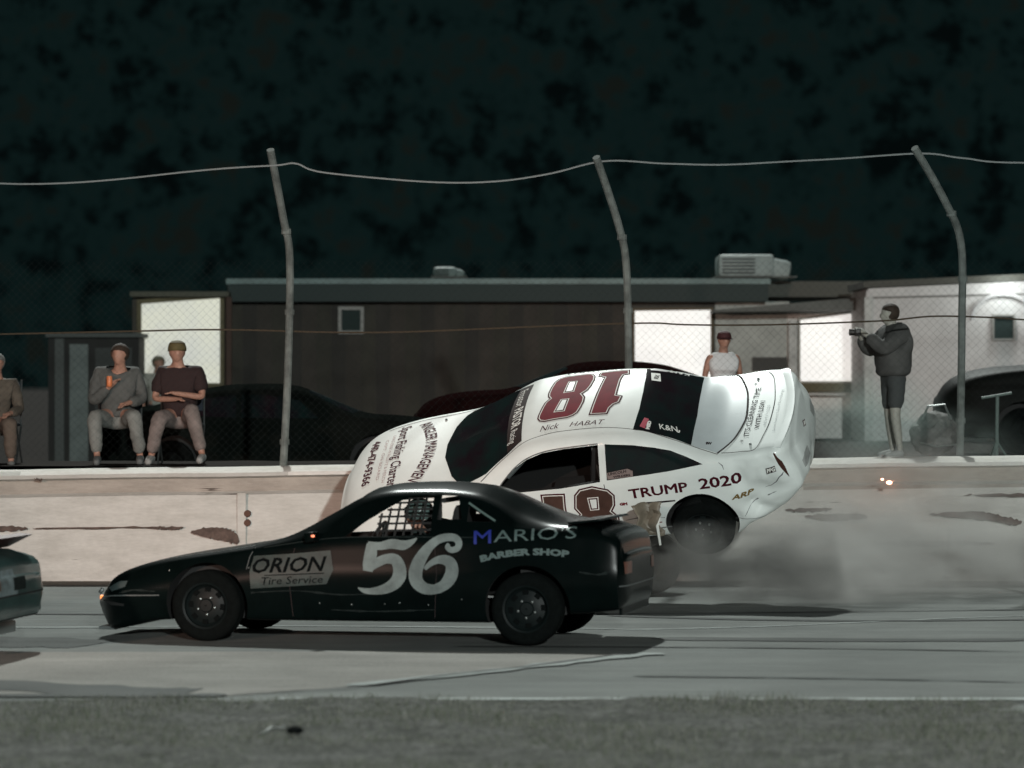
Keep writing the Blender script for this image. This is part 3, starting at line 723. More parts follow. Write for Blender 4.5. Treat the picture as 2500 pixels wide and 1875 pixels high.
# ---------------- loose wreckage on the track behind the black car
t = empty('loose_tyre', ((1408 - 1106) * 37.0 / 7590, 37.0, .325), (0, 0, RAD(38))); tag(t, 'blurred grey loose tyre standing on the track just behind the black car tail', 'tyre')
bm = bmesh.new(); r = .325; h = .13
lathe(bm, [(r * .58, -h * .8), (r * .62, -h), (r * .86, -h * 1.03), (r * .97, -h * .8), (r, -h * .5), (r, h * .5), (r * .97, h * .8), (r * .86, h * 1.03), (r * .62, h), (r * .58, h * .8), (r * .56, 0), (r * .58, -h * .8)], 36)
mesh_obj('carcass', bm, mat('dusty_rubber', (.10, .095, .085), .85, noise=.35, nscale=9), t, True)
bm = bmesh.new(); lathe(bm, [(r * .56, -h * .5), (r * .5, 0), (r * .2, .02), (.01, .02)], 30); mesh_obj('rim', bm, mat('dusty_rim', (.045, .04, .03), .6), t, True)
t = empty('torn_panel', ((1402 - 1106) * 34.6 / 7590, 34.6, .70), (RAD(12), RAD(-8), RAD(8))); tag(t, 'crumpled beige torn body panel flying above the loose tyre', 'panel')
bm = bmesh.new(); g = []
for j in range(9):
    row = []
    for i in range(9):
        u, v = i / 8 - .5, j / 8
        row.append(bm.verts.new((u * (.30 - .16 * v * (1 - v) * 4 * .5) + .05 * pnoise(Vector((v * 4, 1, 0))), .05 * pnoise(Vector((u * 5, v * 5, 3))) + .05 * math.cos(u * 5), v * .34 + .05 * pnoise(Vector((u * 4, v * 2, 8))))))
    g.append(row)
for j in range(8):
    for i in range(8): bm.faces.new((g[j][i], g[j][i + 1], g[j + 1][i + 1], g[j + 1][i]))
o = mesh_obj('sheet', bm, mat('beige_paint', (.20, .17, .13), .5, noise=.35, nscale=6), t, True)
md = o.modifiers.new('thick', 'SOLIDIFY'); md.thickness = .006
bm = bmesh.new(); tube(bm, [(.10, -.02, -.10), (.09, -.02, .10), (.13, -.02, .20)], [.012, .016, .006], 8); mesh_obj('strut', bm, M_whitev, t, True)
# sparks
M_spark = mat('spark_glow', (1, .3, .1), .5, emis=(1, .42, .28), estr=9)
for (X_, Y_, r, lab) in ((1921, 1041, .026, 'larger glowing orange spark in front of the wall right of the white car'), (1906, 1034, .014, 'small orange spark up and left of the larger one before the wall')):
    x, z = (X_ - 1106) * 38.6 / 7590, 2.2 - (Y_ - 828) * 38.6 / 7590
    bm = bmesh.new(); bmesh.ops.create_icosphere(bm, subdivisions=2, radius=r, matrix=Matrix.Diagonal((1.3, 1, .8, 1)))
    o = mesh_obj('spark', bm, M_spark, None, True); o.location = (x, 38.6, z); tag(o, lab, 'spark', 'sparks before the wall')
    d = bpy.data.lights.new('spark_light', 'POINT'); d.energy = 1.6 if r > .02 else .3; d.color = (1, .35, .15); d.shadow_soft_size = .03
    lo = bpy.data.objects.new('spark_light', d); COL.objects.link(lo); lo.location = (x, 38.5, z)



# ------------------------------------------------------------------ setting
def px(X, Y, D):
    """a point seen at display pixel (X, Y) and D metres away, as world x and z (used once, to lay the place out)"""
    return (X - 1106) * D / 7590, 2.2 - (Y - 828) * D / 7590

def ground_mat(name, base, dark, light, kind):
    m = bpy.data.materials.new(name); m.use_nodes = True
    n, l = m.node_tree.nodes, m.node_tree.links
    b = n['Principled BSDF']; b.inputs['Roughness'].default_value = .95; b.inputs['Specular IOR Level'].default_value = .05
    tc = n.new('ShaderNodeTexCoord')
    def noise(scale, st, detail=6, rough=.65):
        mp = n.new('ShaderNodeMapping'); mp.inputs['Scale'].default_value = st
        l.new(tc.outputs['Object'], mp.inputs['Vector'])
        t = n.new('ShaderNodeTexNoise'); t.inputs['Scale'].default_value = scale; t.inputs['Detail'].default_value = detail; t.inputs['Roughness'].default_value = rough
        l.new(mp.outputs[0], t.inputs['Vector']); return t.outputs['Fac']
    def ramp(src, p0, c0, p1, c1):
        r = n.new('ShaderNodeValToRGB'); r.color_ramp.elements[0].position = p0; r.color_ramp.elements[1].position = p1
        r.color_ramp.elements[0].color = (*c0, 1); r.color_ramp.elements[1].color = (*c1, 1)
        l.new(src, r.inputs['Fac']); return r.outputs['Color']
    def mix(f, a, c, mode='MIX', fac=None):
        x = n.new('ShaderNodeMix'); x.data_type = 'RGBA'; x.blend_type = mode
        if f is None: x.inputs[0].default_value = fac
        else: l.new(f, x.inputs[0])
        for s_, v in ((x.inputs[6], a), (x.inputs[7], c)):
            if isinstance(v, tuple): s_.default_value = (*v, 1)
            else: l.new(v, s_)
        return x.outputs[2]
    if kind == 'asphalt':
        c = ramp(noise(1.0, (.25, 2.2, 1)), .32, dark, .66, base)          # long streaks along the lane
        c = mix(None, c, ramp(noise(140, (1, 1, 1), 2), .3, (.6,) * 3, .7, (1.35,) * 3), 'MULTIPLY', 1.0)
        c = mix(None, c, ramp(noise(5, (.12, 3, 1)), .3, (.84,) * 3, .7, (1.12,) * 3), 'MULTIPLY', .9)
        c = mix(None, c, ramp(noise(.55, (1, 1, 1), 6), .35, (.82,) * 3, .65, (1.12,) * 3), 'MULTIPLY', .9)
    elif kind == 'wall':
        c = ramp(noise(3, (.5, 1, 2)), .3, dark, .6, base)
        sc = noise(2.2, (.33, 1, 4.5), 5, .6)
        k = n.new('ShaderNodeValToRGB'); k.color_ramp.elements[0].position = .68; k.color_ramp.elements[1].position = .73
        l.new(sc, k.inputs['Fac'])
        c = mix(k.outputs['Color'], c, (.055, .04, .035))
        c = mix(None, c, ramp(noise(30, (.4, 1, 1.5), 3), .3, (.9,) * 3, .7, (1.05,) * 3), 'MULTIPLY', .9)
    else:
        c = ramp(noise(2.5, (1, 1, 1)), .35, dark, .65, base)
        c = mix(None, c, ramp(noise(22, (1, 1, 1), 5), .38, (.45,) * 3, .62, (1.4,) * 3), 'MULTIPLY', .9)
    l.new(c, b.inputs['Base Color'])
    bp = n.new('ShaderNodeBump'); bp.inputs['Strength'].default_value = .4; bp.inputs['Distance'].default_value = .01
    l.new(noise(90, (1, 1, 1), 3), bp.inputs['Height']); l.new(bp.outputs[0], b.inputs['Normal'])
    MATS[name] = m
    return m
M_asph = ground_mat('worn_asphalt', (.215, .224, .214), (.175, .184, .178), None, 'asphalt')
M_asph2 = ground_mat('pale_concrete_apron', (.30, .288, .268), (.245, .238, .222), None, 'asphalt')
M_asph3 = ground_mat('groove_and_shadow_asphalt', (.140, .144, .140), (.108, .112, .109), None, 'asphalt')  # dark groove and tyre marks, also used for the painted shadow band
M_turf = ground_mat('dry_turf_soil', (.125, .125, .118), (.070, .072, .064), None, 'soil')
M_wallp = ground_mat('white_wall_paint', (.60, .585, .55), (.49, .475, .44), None, 'wall')
M_wallcap = ground_mat('wall_cap_painted_light', (.82, .80, .76), (.70, .67, .62), None, 'wall')  # brighter copy of the wall paint: light on the cap put into colour
M_wallband = ground_mat('brown_wall_band', (.40, .36, .32), (.29, .26, .23), None, 'wall')  # darker brown in the recess below the cap
M_conc = ground_mat('old_concrete', (.30, .28, .26), (.22, .2, .19), None, 'soil')
M_dirt = ground_mat('dark_dirt', (.022, .016, .013), (.012, .010, .009), None, 'soil')

def sheet(name, pts, z, m, kind='structure', jag=0, sub=0):
    bm = bmesh.new(); vs = [bm.verts.new((x, y, z)) for x, y in pts]; f = bm.faces.new(vs)
    if f.normal.z < 0: f.normal_flip()
    bm.normal_update()
    if bm.faces[:][0].normal.z < 0: bmesh.ops.reverse_faces(bm, faces=bm.faces[:])
    o = mesh_obj(name, bm, m); tag(o, kind=kind); return o
sheet('ground', [(-900, -60), (900, -60), (900, 1500), (-900, 1500)], -.03, M_dirt)
sheet('track', [(-60, 23.4), (60, 23.4), (60, 39.3), (-60, 39.3)], 0, M_asph)
# pale concrete apron, a wedge that ends in an open joint
sheet('apron', [(-30, 24.75), (-2.0, 24.75), (-1.05, 25.6), (-.1, 27.0), (.9, 28.6), (-.6, 28.9), (-4.3, 28.75), (-30, 28.7)], .004, M_asph2)
def ribbon(name, pts, w, z, m, wob=.0, kind='structure'):
    bm = bmesh.new()
    P = smooth2d(pts, 10)
    ws = [w * (1 + wob * pnoise(Vector((i * .37, 3.1, z * 99)))) for i in range(len(P))]
    ws[0] *= .15; ws[-1] *= .15
    strip2d(bm, P, ws)
    for v in bm.verts: v.co.z = z
    bmesh.ops.recalc_face_normals(bm, faces=bm.faces[:])
    if sum(f.normal.z for f in bm.faces) < 0: bmesh.ops.reverse_faces(bm, faces=bm.faces[:])
    o = mesh_obj(name, bm, m); tag(o, kind=kind); return o
M_line = mat('worn_white_line', (.25, .28, .265), .8, noise=.55, nscale=9, stretch=(.5, 3, 1))
M_crack = mat('crack_filler', (.03, .028, .026), .9)
ribbon('groove', [(-9, 30.2), (-5.5, 30.1), (-4.2, 29.9), (-3.5, 29.7)], 1.1, .004, M_asph3, .3)
ribbon('painted_shadow_band', [(-9, 25.8), (-5.5, 25.85), (-4, 25.65), (-2.9, 25.15), (-2.3, 24.95)], .75, .008, M_asph3, .4)  # shadow band across the apron, painted in darker asphalt
ribbon('apron_edge', [(-9, 24.9), (-5, 24.75), (-3.3, 24.7), (-2, 24.75)], .22, .012, M_asph3, .6)
ribbon('white_line', [(-1.62, 24.5), (-.5, 24.48), (3, 24.47), (9, 24.5)], .13, .008, mat('pale_edge_line', (.42, .46, .44), .8, noise=.4, nscale=9, stretch=(.5, 3, 1)), .15)
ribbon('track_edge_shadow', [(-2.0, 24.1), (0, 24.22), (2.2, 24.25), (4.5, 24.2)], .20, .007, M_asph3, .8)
ribbon('paint_smear', [(-1.2, 25.5), (-.1, 26.9), (.6, 27.9), (1.2, 28.6)], .20, .012, M_line, .9)
ribbon('joint', [(-2.0, 24.8), (-1.2, 25.3), (-.5, 26.4), (.1, 27.2), (.9, 28.5)], .035, .016, M_crack, .6)
ribbon('far_line', [(1.0, 31.4), (2.4, 31.9), (5, 33.3), (9, 33.6)], .07, .004, M_line, .9)
ribbon('far_line', [(-9, 31.9), (-5.6, 31.9), (-4.2, 31.7), (-2, 31.9), (1.0, 31.5)], .12, .005, M_line, .5)
ribbon('tyre_mark', [(.9, 33.3), (3, 32.6), (6, 32.9), (9, 33.0)], .16, .006, M_asph3, .8)
for (xa, ya, xb, yb, bend, w_) in ((-5.5, 33.6, 6, 34.4, -.5, .09), (-.5, 29.4, 7, 27.9, .4, .07), (.9, 26.4, 4.6, 25.6, .12, .07)):
    ribbon('tyre_mark', [(xa + (xb - xa) * k / 4, ya + (yb - ya) * k / 4 + bend * math.sin(math.pi * k / 4)) for k in range(5)], w_, .0065, M_asph3, 1.3)
ribbon('tyre_mark', [(1.2, 30.3), (3.4, 30.1), (4.6, 30.2)], .28, .006, M_asph3, .8)
ribbon('wall_dirt', [(-9, 39.0), (-4, 38.7), (1, 38.9), (4, 38.9), (9, 39.0)], .75, .005, mat('kerb_dirt', (.12, .10, .075), .9, noise=.5, nscale=3), .5)

# infield turf: rough soil sheet and short dry grass
def turf():
    bm = bmesh.new(); nx, ny = 150, 60
    g = []
    for j in range(ny + 1):
        y = 15 + (24.36 - 15) * j / ny
        row = []
        for i in range(nx + 1):
            x = -9 + 18 * i / nx
            z = .02 + .035 * pnoise(Vector((x * 1.3, y * 1.3, 0))) + .018 * pnoise(Vector((x * 5, y * 5, 4)))
            yy = y
            if j == ny: z = .004; yy = y + .12 * pnoise(Vector((x * 1.4, 9, 2)))
            row.append(bm.verts.new((x, yy, z)))
        g.append(row)
    for j in range(ny):
        for i in range(nx): bm.faces.new((g[j][i], g[j][i + 1], g[j + 1][i + 1], g[j + 1][i]))
    o = mesh_obj('infield_ground', bm, M_turf, None, True, 180); tag(o, kind='structure')
    sheet('infield', [(-60, -40), (60, -40), (60, 23.9), (-60, 23.9)], -.012, M_turf)
    bm = bmesh.new()
    for _ in range(52000):
        x = random.uniform(-4.6, 4.6); y = 18.5 + 5.9 * random.random() ** .9
        d = pnoise(Vector((x * .9, y * .9, 7))) + .5 * pnoise(Vector((x * 4, y * 4, 1)))
        if random.random() > .55 + d: continue
        if y > 24.25 + .1 * pnoise(Vector((x * 3, 0, 0))): continue
        h = random.uniform(.015, .05) * (1 + .9 * d); a = random.uniform(0, 6.28); w = random.uniform(.002, .0045)
        lx, ly = random.gauss(0, .025), random.gauss(0, .025)
        z0 = .02 + .035 * pnoise(Vector((x * 1.3, y * 1.3, 0))) + .018 * pnoise(Vector((x * 5, y * 5, 4))) - .004
        c, s_ = math.cos(a) * w, math.sin(a) * w
        f = bm.faces.new((bm.verts.new((x - c, y - s_, z0)), bm.verts.new((x + c, y + s_, z0)), bm.verts.new((x + lx, y + ly, z0 + h))))
        f.material_index = 0 if random.random() < .6 else 1
    o = mesh_obj('grass', bm, [mat('dry_grass', (.17, .17, .145), .8), mat('green_grass', (.085, .10, .065), .8)])
    tag(o, kind='stuff')
turf()

# litter on the infield
t = empty('litter', (px(595, 1600, 21.6)[0], 21.7, .045)); tag(t, 'bent silver scrap strip beside a small dark lump on the infield grass', 'litter')
bm = bmesh.new(); tube(bm, [(-.09, -.05, .0), (-.03, 0, .03), (.02, .03, .025), (.05, .05, .035)], [.004, .010, .008, .003], 6); mesh_obj('strip', bm, M_steel, t, True)
bm = bmesh.new(); bmesh.ops.create_icosphere(bm, subdivisions=2, radius=.04, matrix=Matrix.Translation((.11, .05, .01)) @ Matrix.Diagonal((1.4, 1, .7, 1))); mesh_obj('lump', bm, M_rubber, t, True)

# ---- retaining wall: profile swept along X, with a slow rise to the right
def wall():
    prof = [(39.9, -.02), (39.9, 1.31), (39.60, 1.315), (39.36, 1.30), (39.235, 1.255), (39.205, 1.215), (39.30, 1.19), (39.30, 1.045), (39.215, 1.01), (39.20, .97), (39.16, .35), (39.10, -.02)]
    root = empty('retaining_wall', (0, 39.2, 0)); tag(root, 'long whitewashed concrete retaining wall along the outside of the track', 'wall')
    X = [-24 + i * .25 for i in range(193)]
    bm = bmesh.new(); rings = []
    for x in X:
        rise = .014 * (x + 0.0)
        w = .010 * pnoise(Vector((x * .8, 0, 0))) + .006 * pnoise(Vector((x * 3, 2, 0)))
        rings.append([bm.verts.new((x, y - 39.2 + (w if 1 < i < 11 else 0), z + (rise if z > .5 else 0) + (w * .8 if z > 1 else 0))) for i, (y, z) in enumerate(prof)])
    n = len(prof)
    for i in range(len(rings) - 1):
        for k in range(n - 1):
            f = bm.faces.new((rings[i][k], rings[i + 1][k], rings[i + 1][k + 1], rings[i][k + 1]))
    bmesh.ops.recalc_face_normals(bm, faces=bm.faces[:])
    if sum(f.normal.z for f in bm.faces if abs(f.normal.z) > .8) < 0: bmesh.ops.reverse_faces(bm, faces=bm.faces[:])
    bm.faces.ensure_lookup_table()
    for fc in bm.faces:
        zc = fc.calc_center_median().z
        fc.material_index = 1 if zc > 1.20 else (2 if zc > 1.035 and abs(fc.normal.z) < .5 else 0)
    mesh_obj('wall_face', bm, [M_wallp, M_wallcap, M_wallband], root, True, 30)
    # exposed patches where the render has broken away, and rusty brackets
    def patch(pts, seed, y=-.055):
        bm = bmesh.new(); P = smooth2d(pts, 9, True)
        vs = [bm.verts.new((a + .035 * pnoise(Vector((i * .9, seed, 0))), y + (1.0 - b) * -.06, b + .026 * pnoise(Vector((i * .8, seed, 5))))) for i, (a, b) in enumerate(P)]
        bm.faces.new(vs); r = bmesh.ops.extrude_face_region(bm, geom=bm.faces[:])
        for v in [g for g in r['geom'] if isinstance(g, bmesh.types.BMVert)]: v.co.y -= .008
        bmesh.ops.recalc_face_normals(bm, faces=bm.faces[:])
        mesh_obj('bare_patch', bm, mat('bare_concrete', (.13, .09, .075), .9, noise=.5, nscale=14), root)
    def q(X_, Y_): a, b = px(X_, Y_, 39.15); return a, b
    patch([q(412, 1148), (q(450, 1138)), q(490, 1140), q(512, 1152), q(515, 1172), q(490, 1168), q(450, 1160)], 1)
    patch([q(330, 1138), q(392, 1136), q(385, 1142), q(350, 1142)], 2)
    patch([q(-30, 1134), q(40, 1136), q(60, 1141), q(20, 1146), q(-30, 1144)], 3)
    patch([q(100, 1138), q(330, 1136), q(329, 1138.5), q(100, 1141)], 9)
    patch([q(2010, 1108), q(2110, 1103), q(2160, 1112), q(2205, 1124), q(2190, 1134), q(2140, 1124), q(2050, 1116)], 4)
    patch([q(1740, 1112), q(1850, 1108), q(1870, 1118), q(1790, 1124)], 5)
    patch([q(1700, 1098), q(1790, 1096), q(1780, 1103), q(1720, 1104)], 6)
    patch([q(1880, 1172), q(2010, 1166), q(2150, 1172), q(2020, 1180)], 13)
    patch([q(2080, 1068), q(2212, 1064), q(2300, 1067), q(2200, 1072)], 14)
    patch([q(75, 1032), q(90, 1033), q(88, 1036), q(77, 1036)], 7)
    for (a, b) in ((534, 1108), (534, 1128)):
        x_, z_ = q(a, b); bm = bmesh.new(); lathe(bm, [(.001, -.09), (.035, -.088), (.04, -.05), (.04, -.01)], 14, 'Y', (x_, 0, z_))
        mesh_obj('bolt_head', bm, mat('rust', (.10, .045, .03), .8), root, True)
    x_, z_ = q(522, 1100)
    bm = bmesh.new(); box(bm, (x_ - .0, -.062, z_ - .12), (.10, .03, .62), None, .008); mesh_obj('cover_strip', bm, M_wallp, root)
wall()
def sstep(t): t = max(0, min(1, t)); return t * t * (3 - 2 * t)
def terrace_z(x, y): return 1.272 - .42 * sstep((y - 42.4) / 2.0) * sstep((-.3 - x) / 1.2)
def terrace():
    xs = [-300, -60] + [-20 + i * .4 for i in range(101)] + [60, 300]; ys = [39.7 + j * .3 for j in range(60)] + [60, 62, 80, 200, 900]
    bm = bmesh.new(); g = []
    for y in ys:
        g.append([bm.verts.new((x, y, terrace_z(x, y) + (.012 * pnoise(Vector((x * 1.7, y * 1.7, 0))) if 39.9 < y < 57 and abs(x) < 20 else 0))) for x in xs])
    for j in range(len(ys) - 1):
        for i in range(len(xs) - 1): bm.faces.new((g[j][i], g[j][i + 1], g[j + 1][i + 1], g[j + 1][i]))
    o = mesh_obj('terrace', bm, M_dirt, None, True, 180); tag(o, kind='structure')
terrace()

# ---- catch fence
M_galv = mat('galvanised_steel', (.17, .19, .18), .8, noise=.5, nscale=5, spec=.15)
M_wire = mat('fence_wire', (.30, .32, .32), .5, metal=.3)
M_cable = mat('dark_cable', (.05, .035, .02), .7)
def fence():
    D = 39.75
    root = empty('catch_fence', (0, D, 1.27)); tag(root, 'tall catch fence with bent steel posts and chain link behind the track wall', 'fence')
    def L(X_, Y_, dy=0):
        x, z = px(X_, Y_, D + dy); return Vector((x, dy, z - 1.27))
    posts = [[(-110, 1000, 0), (-110, 560, 0), (-100, 470, -.3), (-128, 330, -.7)],
             [(612, 1005, 0), (622, 800, 0), (626, 560, -.02), (612, 470, -.25), (584, 322, -.7)],
             [(1357, 1000, 0), (1358, 780, 0), (1353, 575, 0), (1335, 480, -.25), (1288, 338, -.7)],
             [(2074, 985, 0), (2078, 700, 0), (2076, 525, 0), (2040, 430, -.3), (1976, 318, -.7)],
             [(2800, 985, 0), (2806, 700, 0), (2800, 520, 0), (2755, 430, -.3), (2680, 310, -.7)]]
    tops = []
    for p in posts:
        bm = bmesh.new()
        pts = [L(*q) for q in p]
        fine = []
        for i in range(len(pts) - 1):
            a = pts[max(i - 1, 0)]; b = pts[i]; c = pts[i + 1]; d = pts[min(i + 2, len(pts) - 1)]
            for k in range(6):
                t = k / 6; fine.append(.5 * ((2 * b) + (c - a) * t + (2 * a - 5 * b + 4 * c - d) * t * t + (3 * b - a - 3 * c + d) * t ** 3))
        fine.append(pts[-1]); tops.append(fine)
        tube(bm, fine, .044, 10)
        post = mesh_obj('post', bm, M_galv, root, True)
        for k in (2, 9, 16):
            if k < len(fine):
                bm = bmesh.new(); tube(bm, [fine[k] + Vector((0, 0, -.03)), fine[k] + Vector((0, 0, .03))], .056, 10); mesh_obj('clamp', bm, M_galv, post, True)
    def cable(pts, r, m, name='cable'):
        bm = bmesh.new(); pts = [L(*q) for q in pts]; fine = []
        for i in range(len(pts) - 1):
            a = pts[max(i - 1, 0)]; b = pts[i]; c = pts[i + 1]; d = pts[min(i + 2, len(pts) - 1)]
            for k in range(8):
                t = k / 8; fine.append(.5 * ((2 * b) + (c - a) * t + (2 * a - 5 * b + 4 * c - d) * t * t + (3 * b - a - 3 * c + d) * t ** 3) + Vector((0, 0, .012 * pnoise(Vector((i + t, r * 99, 1))))))
        fine.append(pts[-1]); tube(bm, fine, r, 6); mesh_obj(name, bm, m, root, True)
    cable([(-130, 385, -.65), (40, 396, -.62), (190, 391, -.62), (400, 370, -.62), (590, 356, -.64), (640, 352, -.62), (700, 371, -.6), (900, 390, -.6), (1060, 391, -.6), (1180, 375, -.62), (1300, 347, -.66), (1440, 352, -.62), (1600, 353, -.6), (1800, 342, -.6), (1990, 330, -.66), (2080, 340, -.62), (2212, 350, -.6), (2700, 340, -.6)], .0105, M_wire, 'top_wire')
    cable([(-100, 722, .04), (300, 714, .04), (500, 711, .04), (860, 716, .04), (1357, 697, .04), (1480, 700, .04), (1700, 699, .04), (1900, 692, .04), (2010, 682, .04), (2140, 684, .04), (2300, 690, .04), (2800, 688, .04)], .011, M_cable)
    # chain link: two families of diagonal wires between neighbouring posts
    zt_, zb_ = L(0, 560).z, .06
    x0, x1 = L(-110, 0).x, L(2800, 0).x
    bm = bmesh.new(); sp = .088; H_ = zt_ - zb_; k = x0 - H_
    while k < x1:
        for sgn in (1, -1):
            a, b = (k, zb_), (k + H_, zt_)
            if sgn < 0: a, b = (k, zt_), (k + H_, zb_)
            # clip in x
            t0 = max(0, (x0 - a[0]) / H_); t1 = min(1, (x1 - a[0]) / H_)
            if t1 > t0:
                pa = (a[0] + H_ * t0, .02, a[1] + (b[1] - a[1]) * t0); pb = (a[0] + H_ * t1, .02, a[1] + (b[1] - a[1]) * t1)
                tube(bm, [pa, pb], .0008, 3, False)
        k += sp
    o = mesh_obj('chain_link', bm, mat('dark_mesh_wire', (.03, .035, .035), 1, spec=0), root); tag(o, kind='stuff')
fence()

# ---- buildings behind the terrace
M_bwall = mat('dark_siding', (.060, .056, .046), .85, noise=.35, nscale=1.2)
M_roof = mat('roof_metal', (.16, .24, .23), .55, noise=.3, nscale=2)
M_fascia = mat('roof_fascia', (.12, .13, .12), .7, noise=.3, nscale=2)
M_pale = mat('pale_trailer_panel', (.58, .58, .57), .6, noise=.18, nscale=1.5)
M_frame = mat('window_trim', (.30, .29, .25), .6, noise=.3, nscale=4)
M_dim = mat('dim_door_panel', (.16, .19, .18), .7, noise=.3, nscale=3)
def lit(name, col, st, tint2):
    m = bpy.data.materials.new(name); m.use_nodes = True
    n, l = m.node_tree.nodes, m.node_tree.links; b = n['Principled BSDF']
    b.inputs['Base Color'].default_value = (.5, .5, .48, 1); b.inputs['Roughness'].default_value = .4
    tc = n.new('ShaderNodeTexCoord'); t = n.new('ShaderNodeTexNoise'); t.inputs['Scale'].default_value = 1.1; t.inputs['Detail'].default_value = 7
    l.new(tc.outputs['Object'], t.inputs['Vector'])
    r = n.new('ShaderNodeValToRGB'); r.color_ramp.elements[0].position = .35; r.color_ramp.elements[1].position = .6
    r.color_ramp.elements[0].color = (*tint2, 1); r.color_ramp.elements[1].color = (*col, 1)
    l.new(t.outputs['Fac'], r.inputs['Fac']); l.new(r.outputs['Color'], b.inputs['Emission Color']); b.inputs['Emission Strength'].default_value = st
    return m
M_litL = lit('lit_pane_warm', (.50, .50, .40), .95, (.40, .41, .38))
M_litR = lit('lit_pane_white', (.80, .78, .74), .92, (.70, .68, .66))
DB = 60.0
def bq(X_, Y_, d=DB): return px(X_, Y_, d)
def slab(name, X0, Y0, X1, Y1, d, th, m, parent, bev=0, Y0b=None, Y1b=None):
    """upright panel between display corners (top left, bottom right), th metres deep behind distance d; Y0b/Y1b: heights at the right end"""
    x0, z0 = bq(X0, Y0, d); x1, z1 = bq(X1, Y1, d)
    z0r = bq(X1, Y0b, d)[1] if Y0b is not None else z0
    z1l = z1
    z1r = bq(X1, Y1b, d)[1] if Y1b is not None else z1
    px_, py_, pz_ = parent.location if parent else (0, 0, 0)
    bm = bmesh.new()
    A = [(x0, z1l), (x1, z1r), (x1, z0r), (x0, z0)]
    prism(bm, [(a - px_, b - pz_) for a, b in A], d - py_, d + th - py_)
    if bev: bmesh.ops.bevel(bm, geom=bm.edges[:], offset=bev, segments=2, affect='EDGES')
    return mesh_obj(name, bm, m, parent)
def window(parent, X0, Y0, X1, Y1, d, pane_m, fw=6, Y0b=None, sill=True, mframe=None):
    """an opening in front of the wall: frame of four rails round a recessed pane; the frame owns the pane"""
    mframe = mframe or M_frame
    px_, py_, pz_ = parent.location
    x0, z0 = bq(X0, Y0, d); x1, z1 = bq(X1, Y1, d); z0r = bq(X1, Y0b, d)[1] if Y0b is not None else z0
    f = fw * d / 7590
    bm = bmesh.new()
    def rail(P): prism(bm, [(a - px_, b - pz_) for a, b in P], d - .10 - py_, d - .002 - py_)
    rail([(x0 - f, z0), (x1 + f, z0r), (x1 + f, z0r + f), (x0 - f, z0 + f)])
    rail([(x0 - f, z1 - f), (x1 + f, z1 - f), (x1 + f, z1), (x0 - f, z1)])
    rail([(x0 - f, z1 + .001), (x0, z1 + .001), (x0, z0 - .001), (x0 - f, z0 - .001)])
    rail([(x1, z1 + .001), (x1 + f, z1 + .001), (x1 + f, z0r - .001), (x1, z0r - .001)])
    w = mesh_obj('window', bm, mframe, parent)
    bm = bmesh.new(); prism(bm, [(a - px_, b - pz_) for a, b in [(x0 + .001, z1 + .001), (x1 - .001, z1 + .001), (x1 - .001, z0r - .001), (x0 + .001, z0 - .001)]], d - .04 - py_, d - .02 - py_)
    mesh_obj('pane', bm, pane_m, w)
    return w
# main stand: long dark concession building
b1 = empty('concession_building', (0, DB, 1.27)); tag(b1, 'long low dark concession building with a pale metal roof edge and lit serving windows', 'building')
slab('wall', 490, 616, 1545, 1012, DB, 4.0, M_bwall, b1)
slab('end_wall', 1545, 650, 1705, 1012, DB + .02, 3.9, mat('grey_green_panel', (.42, .45, .42), .7, noise=.25, nscale=2), b1)
slab('roof', 488, 600, 1665, 612, DB - .6, 5.4, M_roof, b1, .01)
slab('fascia', 492, 613, 1660, 650, DB - .5, .08, mat('green_fascia', (.018, .034, .032), .7), b1)
for k in range(33):       # siding boards of the long front
    X0 = 492 + k * 32
    if X0 > 1340: break
    slab('board', X0, 652, X0 + 30.6, 1008, DB - .024, .02, mat('siding_board_%d' % (k % 3), [(.047, .044, .034), (.039, .036, .031), (.052, .045, .037)][k % 3], .85, noise=.35, nscale=1.5), b1)
window(b1, 738, 668, 779, 713, DB - .03, mat('dark_pane', (.03, .045, .043), .8, spec=.1), 7, mframe=mat('pale_trim', (.27, .27, .25), .6))
window(b1, 1371, 670, 1535, 860, DB - .03, M_litR, 5, Y0b=668, mframe=mat('brown_trim', (.10, .075, .04), .7))
slab('awning_roof', 1542, 668, 1868, 672, DB - 1.2, 1.3, M_fascia, b1, 0, Y0b=640, Y1b=668)
slab('side_wall', 1700, 672, 1875, 1012, DB + .01, 3.5, mat('white_block_wall', (.66, .66, .63), .8, noise=.2, nscale=2), b1)
window(b1, 1728, 690, 1866, 822, DB - .03, M_litR, 5, Y0b=672, mframe=M_frame)
slab('counter_band', 1722, 826, 1878, 846, DB - .35, .33, mat('brown_counter', (.09, .075, .035), .7), b1)
slab('counter_lip', 1720, 848, 1880, 852, DB - .40, .38, mat('white_lip', (.55, .55, .52), .6), b1)
slab('door_post', 1704, 690, 1722, 960, DB - .25, .18, mat('white_post', (.50, .52, .50), .6, noise=.3, nscale=4), b1, .02)
slab('side_window_band', 1625, 770, 1700, 800, DB - .04, .03, mat('black_band', (.02, .02, .015), .6), b1)
